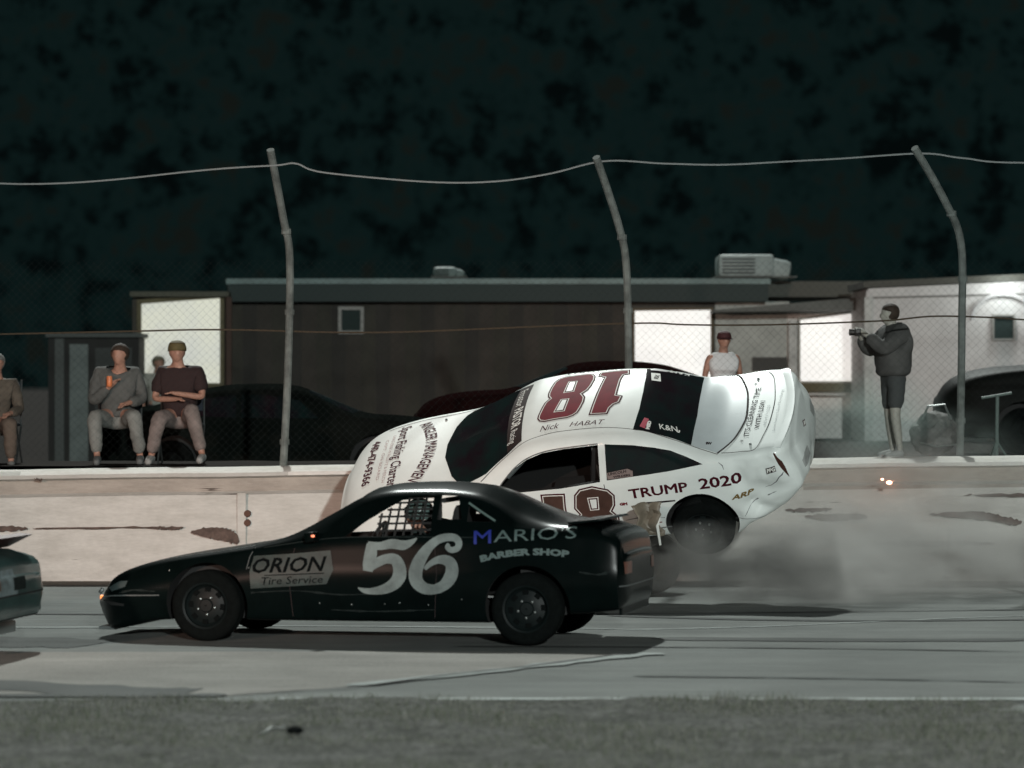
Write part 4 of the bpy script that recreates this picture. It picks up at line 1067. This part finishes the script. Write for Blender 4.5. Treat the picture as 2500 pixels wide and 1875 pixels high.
def vent(X0, Y0, X1, Y1, d, lab, cat, m, dome=True):
    x0, z0 = bq(X0, Y0, d); x1, z1 = bq(X1, Y1, d)
    r = empty(cat.replace(' ', '_'), ((x0 + x1) / 2, d, z1)); tag(r, lab, cat)
    w, h = x1 - x0, z0 - z1
    bm = bmesh.new(); box(bm, (-w * .12, 0, h * .5), (w * .72, 1.0, h * .92), None, .08); mesh_obj('housing', bm, m, r, True)
    bm = bmesh.new(); box(bm, (w * .20, 0, h * .42), (w * .52, .9, h * .80), (0, .18, 0), .10); mesh_obj('hood', bm, m, r, True)
    for k in range(5):
        bm = bmesh.new(); box(bm, (-w * .22, -.51, h * (.2 + .14 * k)), (w * .42, .02, h * .05)); mesh_obj('louvre', bm, M_darkv, r)
    bm = bmesh.new(); box(bm, (0, 0, .012), (w * 1.05, 1.1, .022)); mesh_obj('base', bm, M_fascia, r)
M_ac = mat('vent_metal', (.30, .36, .35), .6, noise=.25, nscale=3)
vent(935, 576, 1008, 600, DB + .6, 'small pale metal vent on the middle of the long dark roof', 'roof vent', mat('vent_small', (.12, .17, .16), .6))
vent(1545, 548, 1712, 600, DB + .6, 'large pale box shaped cooling unit on the roof right of the middle', 'cooling unit', M_ac)
vent(2255 - 20, 570, 2330, 594, DB + 1.0, 'low grey vent on the far right roof', 'roof vent', mat('vent_small2', (.09, .09, .08), .6)) if False else None
# left porch bay with the warm window
b2 = empty('ticket_booth', (bq(385, 0)[0], DB - .6, 1.27)); tag(b2, 'booth with a tall warm lit window at the left end of the long building', 'booth')
slab('wall', 286, 640, 489, 1012, DB - .6, 3, mat('booth_wall', (.05, .045, .035), .8), b2)
slab('roof', 280, 628, 494, 639, DB - 1.0, 3.5, mat('booth_roof', (.085, .085, .06), .7), b2, .01)
window(b2, 306, 655, 476, 826, DB - .63, M_litL, 9, Y0b=642, mframe=mat('amber_trim', (.14, .12, .06), .7, noise=.3, nscale=5))
slab('corner_post', 488, 640, 500, 1000, DB - .9, .12, mat('rust_post', (.07, .04, .03), .8), b2)
# far left shed
b3 = empty('storage_shed', (bq(200, 0)[0], DB - 1.6, 1.27)); tag(b3, 'low dark storage shed with a grey door and pale corner trim at the far left', 'shed')
slab('wall', 104, 728, 300, 1012, DB - 1.6, 3, mat('shed_wall', (.022, .022, .02), .8, noise=.3, nscale=2), b3)
slab('roof', 98, 718, 305, 727, DB - 1.8, 3.3, mat('shed_trim', (.075, .085, .08), .7), b3)
slab('corner_trim', 118, 730, 138, 1000, DB - 1.68, .07, mat('shed_trim', (0, 0, 0)), b3)
slab('door', 150, 742, 190, 1000, DB - 1.66, .05, M_dim, b3)
slab('door', 205, 750, 285, 1000, DB - 1.66, .05, mat('shed_door_dark', (.04, .045, .042), .7), b3)
# white trailer on the right
b4 = empty('white_trailer', (bq(2100, 0)[0], DB - 3, 1.27)); tag(b4, 'big off-white trailer with a small dark vent window at the far right', 'trailer')
slab('body', 1872, 622, 2500, 1010, DB - 3, 2.6, M_pale, b4, .03, Y0b=592)
slab('roof', 1866, 606, 2510, 620, DB - 3.1, 2.8, mat('trailer_roof', (.07, .072, .06), .7), b4, 0, Y0b=576, Y1b=590)
slab('trim_rail', 1872, 640, 2500, 644, DB - 3.03, .025, mat('trim_grey', (.16, .16, .15), .6), b4, 0, Y0b=624, Y1b=628)
slab('corner_post', 1868, 640, 1886, 1000, DB - 3.06, .05, mat('white_post', (0, 0, 0)), b4)
window(b4, 2146, 682, 2188, 730, DB - 3.02, mat('dark_pane', (0, 0, 0)), 4, mframe=mat('pale_trim', (0, 0, 0)))
x_, z_ = bq(2166, 690, DB - 3.05)
wl_ = bpy.data.lights.new('wall_lamp_light', 'POINT'); wl_.energy = 22; wl_.color = (.95, 1, .98); wl_.shadow_soft_size = .12
wo_ = bpy.data.objects.new('wall_lamp_light', wl_); COL.objects.link(wo_); wo_.location = (x_ + .05, DB - 3.5, z_ + .55)
bm = bmesh.new()
tube(bm, [(x_ - b4.location.x + .52 * math.cos(t), -.10, z_ - 1.27 + .42 * math.sin(t)) for t in [math.pi * k / 12 for k in range(13)]], .035, 6)
mesh_obj('glow_arc', bm, mat('glow_arc_white', (.5, .5, .5), .5), b4, True)  # dome of lamp glow over the window, shaped as a white tube
# dark lean-to roof seen between long building and trailer
slab('rear_roof', 1650, 606, 1876, 640, DB + 1.0, 3, mat('trailer_roof', (0, 0, 0)), b1)

# ---- people (local: forward = -Y, z up)
M_skin = mat('skin', (.40, .22, .16), .55, noise=.15, nscale=9)
M_hair = mat('brown_hair', (.035, .022, .014), .8)
def skinmesh(name, verts, edges, radii, m, parent, root=0, sub=2):
    if name in ('shirt', 'trousers', 'shorts'): sub = 3
    me = bpy.data.meshes.new(name); me.from_pydata(verts, edges, []); o = bpy.data.objects.new(name, me); COL.objects.link(o)
    me.materials.append(m)
    md = o.modifiers.new('s', 'SKIN'); md.use_smooth_shade = True
    sv = me.skin_vertices[0].data
    for i, r in enumerate(radii): sv[i].radius = r if isinstance(r, tuple) else (r, r)
    for s in sv: s.use_root = False
    sv[root].use_root = True
    o.modifiers.new('d', 'SUBSURF').levels = sub
    bpy.context.view_layer.update()
    m2 = bpy.data.meshes.new_from_object(o.evaluated_get(bpy.context.evaluated_depsgraph_get()))
    bpy.data.objects.remove(o)
    if name in ('shirt', 'trousers', 'shorts'):
        for v in m2.vertices:
            v.co += v.normal * (.006 + .010 * pnoise(Vector((v.co.x * 7, v.co.y * 7, v.co.z * 16))) + .005 * pnoise(Vector((v.co.x * 26, v.co.y * 22, v.co.z * 34))))
    m2.shade_smooth()
    return link(bpy.data.objects.new(name, m2), parent)
def person(label, loc, rotz, J, top, bottom, shoes, cap=None, group=None, scale=1.0, hair=None, bare_legs=False, sleeve=1.0, bulk=1.0, skin_m=None):
    t = empty('person', loc, (0, 0, rotz)); t.scale = (scale,) * 3; tag(t, label, 'person', group)
    V, E, R = [], [], []
    def add(p, r, prev=None):
        V.append(tuple(p)); R.append(r)
        if prev is not None: E.append((prev, len(V) - 1))
        return len(V) - 1
    pel = add(J['pelvis'], (.135, .105)); ch0 = add(Vector(J['pelvis']).lerp(Vector(J['chest']), .5), (.13, .10), pel); ch = add(J['chest'], (.155, .11), ch0)
    nk = add(J['neck'], .064, ch); hd = Vector(J['head']); d = Vector(J.get('look', (0, -1, 0)))
    a = add(hd + Vector((0, 0, -.06)), (.062, .07), nk); b = add(hd, (.078, .094), a); add(hd + Vector((0, 0, .075)), (.062, .075), b)
    add(hd + d * .105 + Vector((0, 0, -.015)), (.012, .014), b)
    for s, k in ((1, 'l'), (-1, 'r')):
        sh = add(J['sh_' + k], .062, ch); el = add(J['el_' + k], .043, sh); wr = add(J['wr_' + k], .028, el)
        w, e_ = Vector(J['wr_' + k]), Vector(J['el_' + k]); f = (w - e_).normalized(); sd_ = f.cross(Vector((0, 0, 1)))
        sd_ = sd_.normalized() if sd_.length > .1 else Vector((1, 0, 0))
        pm = add(w + f * .05, (.034, .020), wr)
        for q, ln in ((-1.5, .07), (-.5, .085), (.5, .082), (1.5, .062)):
            k1 = add(w + f * .085 + sd_ * .017 * q, .009, pm); add(w + f * (.085 + ln * .8) + sd_ * .016 * q + Vector((0, 0, -.022)), .0075, k1)
        add(w + f * .075 + sd_ * .05 * s + Vector((0, 0, .01)), .009, pm)
        hp = add(J['hip_' + k], .095, pel); kn = add(J['kn_' + k], .062, hp); cf = add(Vector(J['kn_' + k]).lerp(Vector(J['an_' + k]), .35), .058, kn); an = add(J['an_' + k], .036, cf)
        add(Vector(J['an_' + k]) + Vector(J.get('toe', (0, -.16, -.05))), .034, an)
    bo = skinmesh('body', V, E, R, skin_m or M_skin, t)
    bm = bmesh.new(); bm.from_mesh(bo.data)
    r_ = bmesh.ops.create_uvsphere(bm, u_segments=20, v_segments=14, radius=1)
    dx, dy = d.x, d.y
    for v in r_['verts']:
        c = v.co.copy()
        f_ = -c.y; y_ = c.y * .100; x_ = c.x * .080 * (1 - .16 * max(0, -c.z)); z_ = c.z * .122
        if f_ > .8 and abs(c.x) < .25 and -.35 < c.z < .15: y_ -= .022          # nose
        if f_ > .7 and -.72 < c.z < -.6: y_ -= .006                              # lips, chin
        if f_ > .6 and .1 < c.z < .3 and .2 < abs(c.x) < .6: y_ += .010           # eye sockets
        if abs(c.x) > .93 and -.25 < c.z < .25: x_ *= 1.14                        # ears
        # turn to the look direction (forward -Y becomes d)
        X_ = x_ * -dy + y_ * -dx; Y_ = x_ * dx + y_ * -dy
        v.co = Vector((X_, Y_, z_)) + hd
    me_ = bpy.data.meshes.new('body'); bm.to_mesh(me_); bm.free(); me_.materials.append(skin_m or M_skin); me_.shade_smooth(); bo.data = me_
    # shirt
    V, E, R = [], [], []
    add(Vector(J['pelvis']) + Vector((0, 0, -.04)), (.162 * bulk, .128 * bulk)); pel = add(Vector(J['pelvis']) + Vector((0, 0, .06)), (.168 * bulk, .136 * bulk), 0); c0 = add(Vector(J['pelvis']).lerp(Vector(J['chest']), .55), (.172 * bulk, .142 * bulk), pel); c = add(J['chest'], (.180 * bulk, .138 * bulk), c0); add(Vector(J['neck']) + Vector((0, 0, -.05)), .075, c)
    for k in 'lr':
        sh = add(J['sh_' + k], .080 * bulk, c)
        if sleeve > 0:
            e1 = add(Vector(J['sh_' + k]).lerp(Vector(J['el_' + k]), min(1, sleeve * 1.6)), .062 * bulk, sh)
            if sleeve >= 1: add(Vector(J['el_' + k]).lerp(Vector(J['wr_' + k]), .85), .046 * bulk, e1)
    skinmesh('shirt', V, E, R, top, t)
    V, E, R = [], [], []
    top_ = add(Vector(J['pelvis']) + Vector((0, 0, .10)), (.140, .112)); pel = add(Vector(J['pelvis']) + Vector((0, 0, .01)), (.150, .120), top_)
    for k in 'lr':
        hp = add(Vector(J['hip_' + k]) + Vector((0, 0, -.05)), .105, pel); kn = add(Vector(J['hip_' + k]).lerp(Vector(J['kn_' + k]), .88 if bare_legs else 1.0), .085, hp)
        if not bare_legs: add(Vector(J['kn_' + k]).lerp(Vector(J['an_' + k]), .92), .062, kn)
    skinmesh('shorts' if bare_legs else 'trousers', V, E, R, bottom, t)
    for k in 'lr':
        a_ = Vector(J['an_' + k]); tv = Vector(J.get('toe', (0, -.16, -.05)))
        skinmesh('shoe', [tuple(a_ + Vector((0, 0, -.03)) - tv * .25), tuple(a_ + tv * .4 + Vector((0, 0, -.01))), tuple(a_ + tv * 1.2)], [(0, 1), (1, 2)], [.050, .050, .040], shoes, t)
    if cap:
        bm = bmesh.new(); lathe(bm, [(.104, .0), (.102, .04), (.085, .085), (.05, .108), (.002, .116)], 20, 'Z', hd + Vector((0, 0, .022)))
        ang = math.atan2(d.y, d.x)
        side = -1 if J.get('backcap') else 1
        c_ = hd + Vector((0, 0, .03)); vs = []
        for i in range(9):
            th = ang + (math.pi if side < 0 else 0) + (i - 4) / 4 * 1.0
            vs.append((bm.verts.new(c_ + Vector((math.cos(th) * .10, math.sin(th) * .10, 0))), bm.verts.new(c_ + Vector((math.cos(th) * (.10 + .075 * math.cos((i - 4) / 4 * 1.3)), math.sin(th) * (.10 + .075 * math.cos((i - 4) / 4 * 1.3)), -.015)))))
        for i in range(8): bm.faces.new((vs[i][0], vs[i + 1][0], vs[i + 1][1], vs[i][1]))
        o = mesh_obj('cap', bm, cap, t, True); md = o.modifiers.new('th', 'SOLIDIFY'); md.thickness = .006
    if hair:
        bm = bmesh.new(); bmesh.ops.create_icosphere(bm, subdivisions=3, radius=.107, matrix=Matrix.Translation(hd - d * .014 + Vector((0, 0, .028))))
        for v in bm.verts:
            r = v.co - hd
            if r.dot(d) > .045 and r.z < .05: v.co -= d * .05
            v.co += r.normalized() * .006 * pnoise(v.co * 40)
        mesh_obj('hair', bm, hair, t, True)
    return t
def sit(knee=.16, lean=0, arm='lap', seat=.47):
    J = dict(pelvis=(0, 0, seat + .07), chest=(lean * .3, -.02, seat + .45), neck=(lean * .8, -.06, seat + .61), head=(lean * 1.0, -.10, seat + .75),
             hip_l=(.10, -.03, seat + .06), hip_r=(-.10, -.03, seat + .06), kn_l=(knee, -.44, seat + .07), kn_r=(-knee, -.44, seat + .05), an_l=(knee * 1.15, -.40, .08), an_r=(-knee * 1.2, -.42, .08),
             sh_l=(.20, -.02, seat + .52), sh_r=(-.20, -.02, seat + .52))
    if arm == 'crossed': J.update(el_l=(.27, -.12, seat + .26), wr_l=(.02, -.26, seat + .30), el_r=(-.27, -.12, seat + .24), wr_r=(-.03, -.24, seat + .24))
    elif arm == 'up': J.update(el_l=(.28, -.08, seat + .25), wr_l=(.12, -.28, seat + .20), el_r=(-.26, -.18, seat + .22), wr_r=(-.06, -.30, seat + .40))
    else: J.update(el_l=(.27, -.08, seat + .22), wr_l=(.14, -.32, seat + .17), el_r=(-.27, -.08, seat + .22), wr_r=(-.14, -.32, seat + .17))
    return J
M_chair = mat('chair_frame', (.05, .055, .055), .5, metal=.3)
def chair(label, loc):
    t = empty('folding_chair', loc); tag(t, label, 'chair', 'chairs behind the wall')
    bm = bmesh.new(); box(bm, (0, -.05, .45), (.50, .46, .035), None, .01); mesh_obj('seat', bm, mat('chair_fabric', (.012, .018, .03), .8), t)
    bm = bmesh.new(); box(bm, (0, .22, .78), (.50, .03, .34), (-.12, 0, 0), .01); mesh_obj('backrest', bm, mat('chair_fabric', (0, 0, 0)), t)
    for x in (-.25, .25):
        for a, b in (((x, .20, .98), (x, .14, .44)), ((x, -.26, .45), (x, .24, .0)), ((x, .20, .45), (x, -.28, .0))):
            bm = bmesh.new(); tube(bm, [a, b], .012, 8); mesh_obj('leg', bm, M_chair, t, True)
ZT = 1.272
def wx(X_, Y): return (X_ - 1106) * Y / 7590
chair('dark folding chair under the man in the grey sweater', (wx(256, 41.2), 41.2, ZT))
chair('dark folding chair under the man in the black shirt and backward cap', (wx(392, 41.2), 41.2, ZT))
chair('dark folding chair at the left edge, partly cut off by the frame', (wx(-5, 41.2), 41.2, ZT))
J = sit(.20, .05, 'up'); J['look'] = (-.35, -.92, -.1); J['kn_r'] = (-.24, -.42, .53); J['an_r'] = (-.20, -.52, .08); J['an_l'] = (.26, -.30, .08); J['chest'] = (.02, -.08, .90); J['neck'] = (.03, -.14, 1.06); J['head'] = (.03, -.19, 1.20)
t = person('seated man in a grey sweater and pale trousers with one hand raised, second spectator from the left', (wx(256, 41.1), 41.0, ZT), RAD(4), J, mat('grey_sweater', (.10, .105, .10), .9, noise=.25, nscale=6), mat('pale_trousers', (.22, .23, .215), .85, noise=.3, nscale=5), mat('grey_shoe', (.12, .13, .13), .7), None, None, 1.05, M_hair, False, 1.0, 1.18)
tag(t, 'seated man in a grey sweater and pale trousers with one hand raised')
cup = empty('drink_can', (wx(238, 40.7), 40.62, ZT + .96)); tag(cup, 'orange-red drink can in the hand of the man in the grey sweater', 'can')
bm = bmesh.new(); lathe(bm, [(.001, -.062), (.026, -.062), (.033, -.052), (.033, .050), (.027, .060), (.001, .060)], 20, 'Z'); mesh_obj('can_body', bm, mat('orange_can', (.65, .20, .08), .4), cup, True)
bm = bmesh.new(); lathe(bm, [(.001, .0605), (.026, .0605), (.027, .064), (.024, .064)], 20, 'Z'); mesh_obj('lid', bm, M_steel, cup, True)
J = sit(.15, -.02, 'crossed'); J['backcap'] = True; J['kn_l'] = (.20, -.42, .60); J['an_l'] = (.34, -.50, .10); J['an_r'] = (-.26, -.34, .08); J['look'] = (.25, -.96, 0); J['chest'] = (-.03, -.03, .91)
person('seated man in a black shirt and backward olive cap with arms crossed', (wx(392, 41.1), 41.0, ZT), RAD(-6), J, mat('black_shirt', (.025, .012, .012), .9), mat('light_trousers', (.24, .20, .185), .85, noise=.4, nscale=4), mat('white_shoe', (.30, .31, .30), .7), mat('olive_cap', (.10, .08, .03), .8), None, 1.06, None, False, .5, 1.18)
J = sit(.14, 0, 'lap')
person('seated person in brown clothes cut off by the left edge of the photo', (wx(-6, 41.1), 41.0, ZT - .06), RAD(10), J, mat('brown_jacket', (.11, .09, .07), .9, noise=.4, nscale=8), mat('brown_trousers', (.12, .09, .07), .9), mat('white_shoe', (0, 0, 0)), None, None, 1.0, mat('grey_hair', (.16, .16, .15), .8), False, 1.0)
def stand(arms='down', look=(0, -1, 0)):
    J = dict(pelvis=(0, 0, .96), chest=(0, -.01, 1.30), neck=(0, -.01, 1.50), head=(0, -.05, 1.635), look=look, hip_l=(.10, 0, .92), hip_r=(-.10, 0, .92), kn_l=(.11, -.03, .50), kn_r=(-.11, .0, .50), an_l=(.12, .03, .09), an_r=(-.12, .05, .09),
             sh_l=(.20, 0, 1.42), sh_r=(-.20, 0, 1.42), el_l=(.26, .03, 1.13), el_r=(-.26, .03, 1.13), wr_l=(.27, -.07, .90), wr_r=(-.27, -.07, .90))
    if arms == 'camera': J.update(el_l=(.22, -.22, 1.24), wr_l=(.07, -.38, 1.42), el_r=(-.22, -.20, 1.22), wr_r=(-.07, -.38, 1.40))
    return J
person('standing man in a grey hooded sweatshirt and dark shorts, facing left with a camera', (wx(1930, 41), 41.0, ZT + .05), RAD(-72), stand('camera'), mat('grey_hoodie', (.075, .075, .072), .9, noise=.3, nscale=5), mat('slate_shorts', (.05, .055, .055), .9), mat('white_sock_shoe', (.28, .30, .29), .7), None, None, 1.03, M_hair, True, 1.0, 1.5, mat('pale_skin', (.34, .33, .29), .6))
cm = empty('camera_held', (wx(1930, 41) - .43, 40.86, ZT + 1.53)); tag(cm, 'dark camera held up by the standing man in the grey sweatshirt', 'camera')
bm = bmesh.new(); box(bm, (0, 0, 0), (.07, .12, .09), None, .015); mesh_obj('camera_body', bm, mat('camera_black', (.02, .015, .012), .5), cm, True)
bm = bmesh.new(); tube(bm, [(-.04, 0, 0), (-.10, 0, 0)], [.036, .04], 16); mesh_obj('lens', bm, mat('camera_black', (0, 0, 0)), cm, True)
person('standing man in a white sleeveless shirt and dark cap behind the white race car', (wx(1562, 44), 44.0, ZT), RAD(15), stand(), mat('white_tank_top', (.62, .65, .66), .85), mat('dark_shorts', (.03, .03, .035), .9), mat('grey_shoe', (0, 0, 0)), mat('dark_red_cap', (.05, .012, .014), .8), None, .90, None, True, 0)
person('person in pale grey standing in front of the warm lit booth window', (wx(340, 58), 58.0, .85), RAD(30), stand(), mat('pale_grey_top', (.34, .34, .30), .9), mat('dark_shorts', (.03, .03, .035), .9), mat('grey_shoe', (0, 0, 0)), None, None, 1.03, mat('fair_hair', (.16, .15, .10), .8), True, .5)
# driver of the black car, in a local frame of the car
dv = person('helmeted driver in a dark suit at the wheel of the black stock car', (0, 0, 0), 0, sit(.10, 0, 'lap', .0), mat('driver_suit', (.03, .045, .042), .8), mat('driver_suit', (0, 0, 0)), mat('grey_shoe', (0, 0, 0)), None, None, .80)
bpy.context.view_layer.update()
Mb = black.matrix_basis @ Matrix.Translation((-.40, .34, .47)) @ Euler((0, 0, RAD(90))).to_matrix().to_4x4() @ Matrix.Scale(.80, 4)
dv.matrix_basis = Mb
bm = bmesh.new(); bmesh.ops.create_icosphere(bm, subdivisions=3, radius=.145, matrix=Matrix.Translation((0, -.05, .79)) @ Matrix.Diagonal((.95, 1.08, 1, 1)))
for v in bm.verts:
    if v.co.z < .70: v.co.z = .70
h = mesh_obj('helmet', bm, mat('teal_grey_helmet', (.10, .15, .14), .3), dv, True)
bm = bmesh.new(); box(bm, (0, -.185, .80), (.18, .03, .075), None, .012); mesh_obj('visor', bm, M_glass, h, True)

# ---- parked vehicles and clutter on the terrace
def parked(label, loc, rotz, paint, kz=1.0):
    c = empty('parked_car', loc, (0, 0, rotz)); tag(c, label, 'car', 'cars parked behind the wall')
    ST = scaled(WS, kz) if kz != 1 else WS
    b, sk = make_body(c, ST, -2.34, 2.42, 50, paint, [(x, .33, .37, s) for x in (-1.36, 1.33) for s in (1, -1)])
    for x in (-1.36, 1.33):
        for s in (1, -1): make_wheel(c, x, s * .76, .31, s, .31, .2, False, M_darkv)
    for pl in ('L', 'R'):
        sk.poly('side_window', [(.55, .93 * kz), (.30, 1.17 * kz), (-.1, 1.24 * kz), (-.45, 1.25 * kz), (-.45, .94 * kz)], pl, M_glass, c, .004, .12)
        sk.poly('side_window', [(-.52, .94 * kz), (-.52, 1.25 * kz), (-.9, 1.19 * kz), (-1.35, .98 * kz)], pl, M_glass, c, .004, .12)
    sk.poly('windshield', [(.42, .46), (.44, 0), (.42, -.46), (1.0, -.62), (1.15, 0), (1.0, .62)], 'T', M_glass, c, .004, .12)
    return c
parked('black parked car at the right edge beside the pale trailer', (wx(2420, 46.5), 46.5, ZT), RAD(176), mat('parked_black', (.007, .008, .007), .6, spec=.08), 1.2)
parked('dark maroon parked car half hidden behind the roof of the white race car', (wx(1290, 47), 47.0, ZT - .05), RAD(183), mat('parked_maroon', (.010, .004, .004), 1, spec=0), .92)
parked('dark green parked car behind the seated men, left of the airborne car', (wx(600, 46.4), 46.4, .85), RAD(2), mat('parked_green', (.008, .010, .009), 1, spec=0, noise=.4, nscale=3), .97)
t = empty('tripod_stand', (wx(2153, 42), 42, ZT)); tag(t, 'thin grey stand with a crossbar in front of the black parked car', 'stand')
bm = bmesh.new(); tube(bm, [(0, 0, 0), (.01, 0, .78)], .022, 8); mesh_obj('pole', bm, mat('stand_grey', (.13, .17, .155), .6), t, True)
bm = bmesh.new(); tube(bm, [(-.18, 0, .76), (.18, 0, .82)], .016, 8); mesh_obj('crossbar', bm, mat('stand_grey', (0, 0, 0)), t, True)
for a in (0, 2.1, 4.2):
    bm = bmesh.new(); tube(bm, [(0, 0, .25), (.16 * math.cos(a), .16 * math.sin(a), 0)], .012, 6); mesh_obj('leg', bm, mat('stand_grey', (0, 0, 0)), t, True)
t = empty('gear_bag', (wx(2020, 42.5), 42.5, ZT)); tag(t, 'rumpled grey brown gear bag on the ground right of the standing man', 'bag')
bm = bmesh.new(); bmesh.ops.create_icosphere(bm, subdivisions=4, radius=.24, matrix=Matrix.Translation((0, 0, .32)) @ Matrix.Diagonal((1.25, .8, 1.15, 1)))
for v in bm.verts:
    v.co += v.normal * .05 * pnoise(v.co * 7) + v.normal * .025 * pnoise(v.co * 19); v.co.z = max(v.co.z, .04)
mesh_obj('sack', bm, mat('bag_cloth', (.14, .13, .12), .7, noise=.6, nscale=9), t, True)
bm = bmesh.new(); tube(bm, [(-.16, -.1, .5), (-.1, -.12, .66), (.1, -.12, .68), (.18, -.1, .5)], .014, 8); mesh_obj('handle', bm, M_steel, t, True)
bm = bmesh.new(); tube(bm, [(-.2, -.2, .22), (0, -.23, .17), (.24, -.19, .20)], .012, 8); mesh_obj('zip', bm, M_steel, t, True)


# ---- tyre smoke and dust thrown up along the foot of the wall
def smoke(name, lo, hi, dens, scale, seed, col, blobs):
    bm = bmesh.new(); box(bm, [(lo[i] + hi[i]) / 2 for i in range(3)], [hi[i] - lo[i] for i in range(3)])
    m = bpy.data.materials.new(name); m.use_nodes = True; n, l = m.node_tree.nodes, m.node_tree.links; n.clear()
    out = n.new('ShaderNodeOutputMaterial'); pv = n.new('ShaderNodeVolumePrincipled'); l.new(pv.outputs[0], out.inputs['Volume'])
    pv.inputs['Color'].default_value = (*col, 1); pv.inputs['Anisotropy'].default_value = .1
    tc = n.new('ShaderNodeTexCoord')
    nz = n.new('ShaderNodeTexNoise'); nz.inputs['Scale'].default_value = scale; nz.inputs['Detail'].default_value = 4; nz.inputs['Roughness'].default_value = .6
    ad = n.new('ShaderNodeVectorMath'); ad.operation = 'ADD'; ad.inputs[1].default_value = (seed, 0, 0)
    mul = n.new('ShaderNodeVectorMath'); mul.operation = 'MULTIPLY'; mul.inputs[1].default_value = (.8, .8, 1.6)
    l.new(tc.outputs['Object'], mul.inputs[0]); l.new(mul.outputs[0], ad.inputs[0]); l.new(ad.outputs[0], nz.inputs['Vector'])
    total = None
    for (c, s, w) in blobs:          # soft ellipsoids: 1 at the centre, 0 at the rim
        sb = n.new('ShaderNodeVectorMath'); sb.operation = 'SUBTRACT'; sb.inputs[1].default_value = c
        dv = n.new('ShaderNodeVectorMath'); dv.operation = 'DIVIDE'; dv.inputs[1].default_value = s
        ln = n.new('ShaderNodeVectorMath'); ln.operation = 'LENGTH'
        mr = n.new('ShaderNodeMapRange'); mr.interpolation_type = 'SMOOTHSTEP'; mr.inputs[1].default_value = 1; mr.inputs[2].default_value = .15; mr.inputs[3].default_value = 0; mr.inputs[4].default_value = w
        l.new(tc.outputs['Object'], sb.inputs[0]); l.new(sb.outputs[0], dv.inputs[0]); l.new(dv.outputs[0], ln.inputs[0]); l.new(ln.outputs['Value'], mr.inputs[0])
        if total is None: total = mr.outputs[0]
        else:
            a = n.new('ShaderNodeMath'); a.operation = 'MAXIMUM'; l.new(total, a.inputs[0]); l.new(mr.outputs[0], a.inputs[1]); total = a.outputs[0]
    nr = n.new('ShaderNodeMapRange'); nr.inputs[1].default_value = .40; nr.inputs[2].default_value = .64; nr.inputs[3].default_value = 0.02; nr.inputs[4].default_value = 1
    l.new(nz.outputs['Fac'], nr.inputs[0])
    mm = n.new('ShaderNodeMath'); mm.operation = 'MULTIPLY'; l.new(total, mm.inputs[0]); l.new(nr.outputs[0], mm.inputs[1])
    m2 = n.new('ShaderNodeMath'); m2.operation = 'MULTIPLY'; l.new(mm.outputs[0], m2.inputs[0]); m2.inputs[1].default_value = dens
    l.new(m2.outputs[0], pv.inputs['Density'])
    m.cycles.volume_step_rate = .5 if hasattr(m, 'cycles') else 1
    o = mesh_obj(name, bm, m); tag(o, kind='stuff'); return o
smoke('tyre_smoke', (.9, 33.9, .03), (9, 39.05, 1.9), 3.3, 2.1, 3.7, (.60, .59, .57),
      [((2.05, 34.5, .42), (1.15, .60, .50), 1.8), ((2.9, 35.0, .28), (1.6, 1.3, .62), 1.0), ((3.9, 36.8, .35), (2.4, 2.0, .80), .8), ((5.9, 37.6, .25), (3.2, 1.5, .65), .55), ((4.4, 38.0, .9), (2.0, 1.0, .95), .3)])
smoke('drifting_smoke', (3.2, 39.95, 1.3), (6.6, 44.5, 2.9), .9, 1.0, 8.1, (.55, .66, .62),
      [((4.3, 41.8, 1.75), (1.0, 1.6, .75), 1.0), ((5.2, 42, 1.5), (1.2, 1.6, .5), .5)])
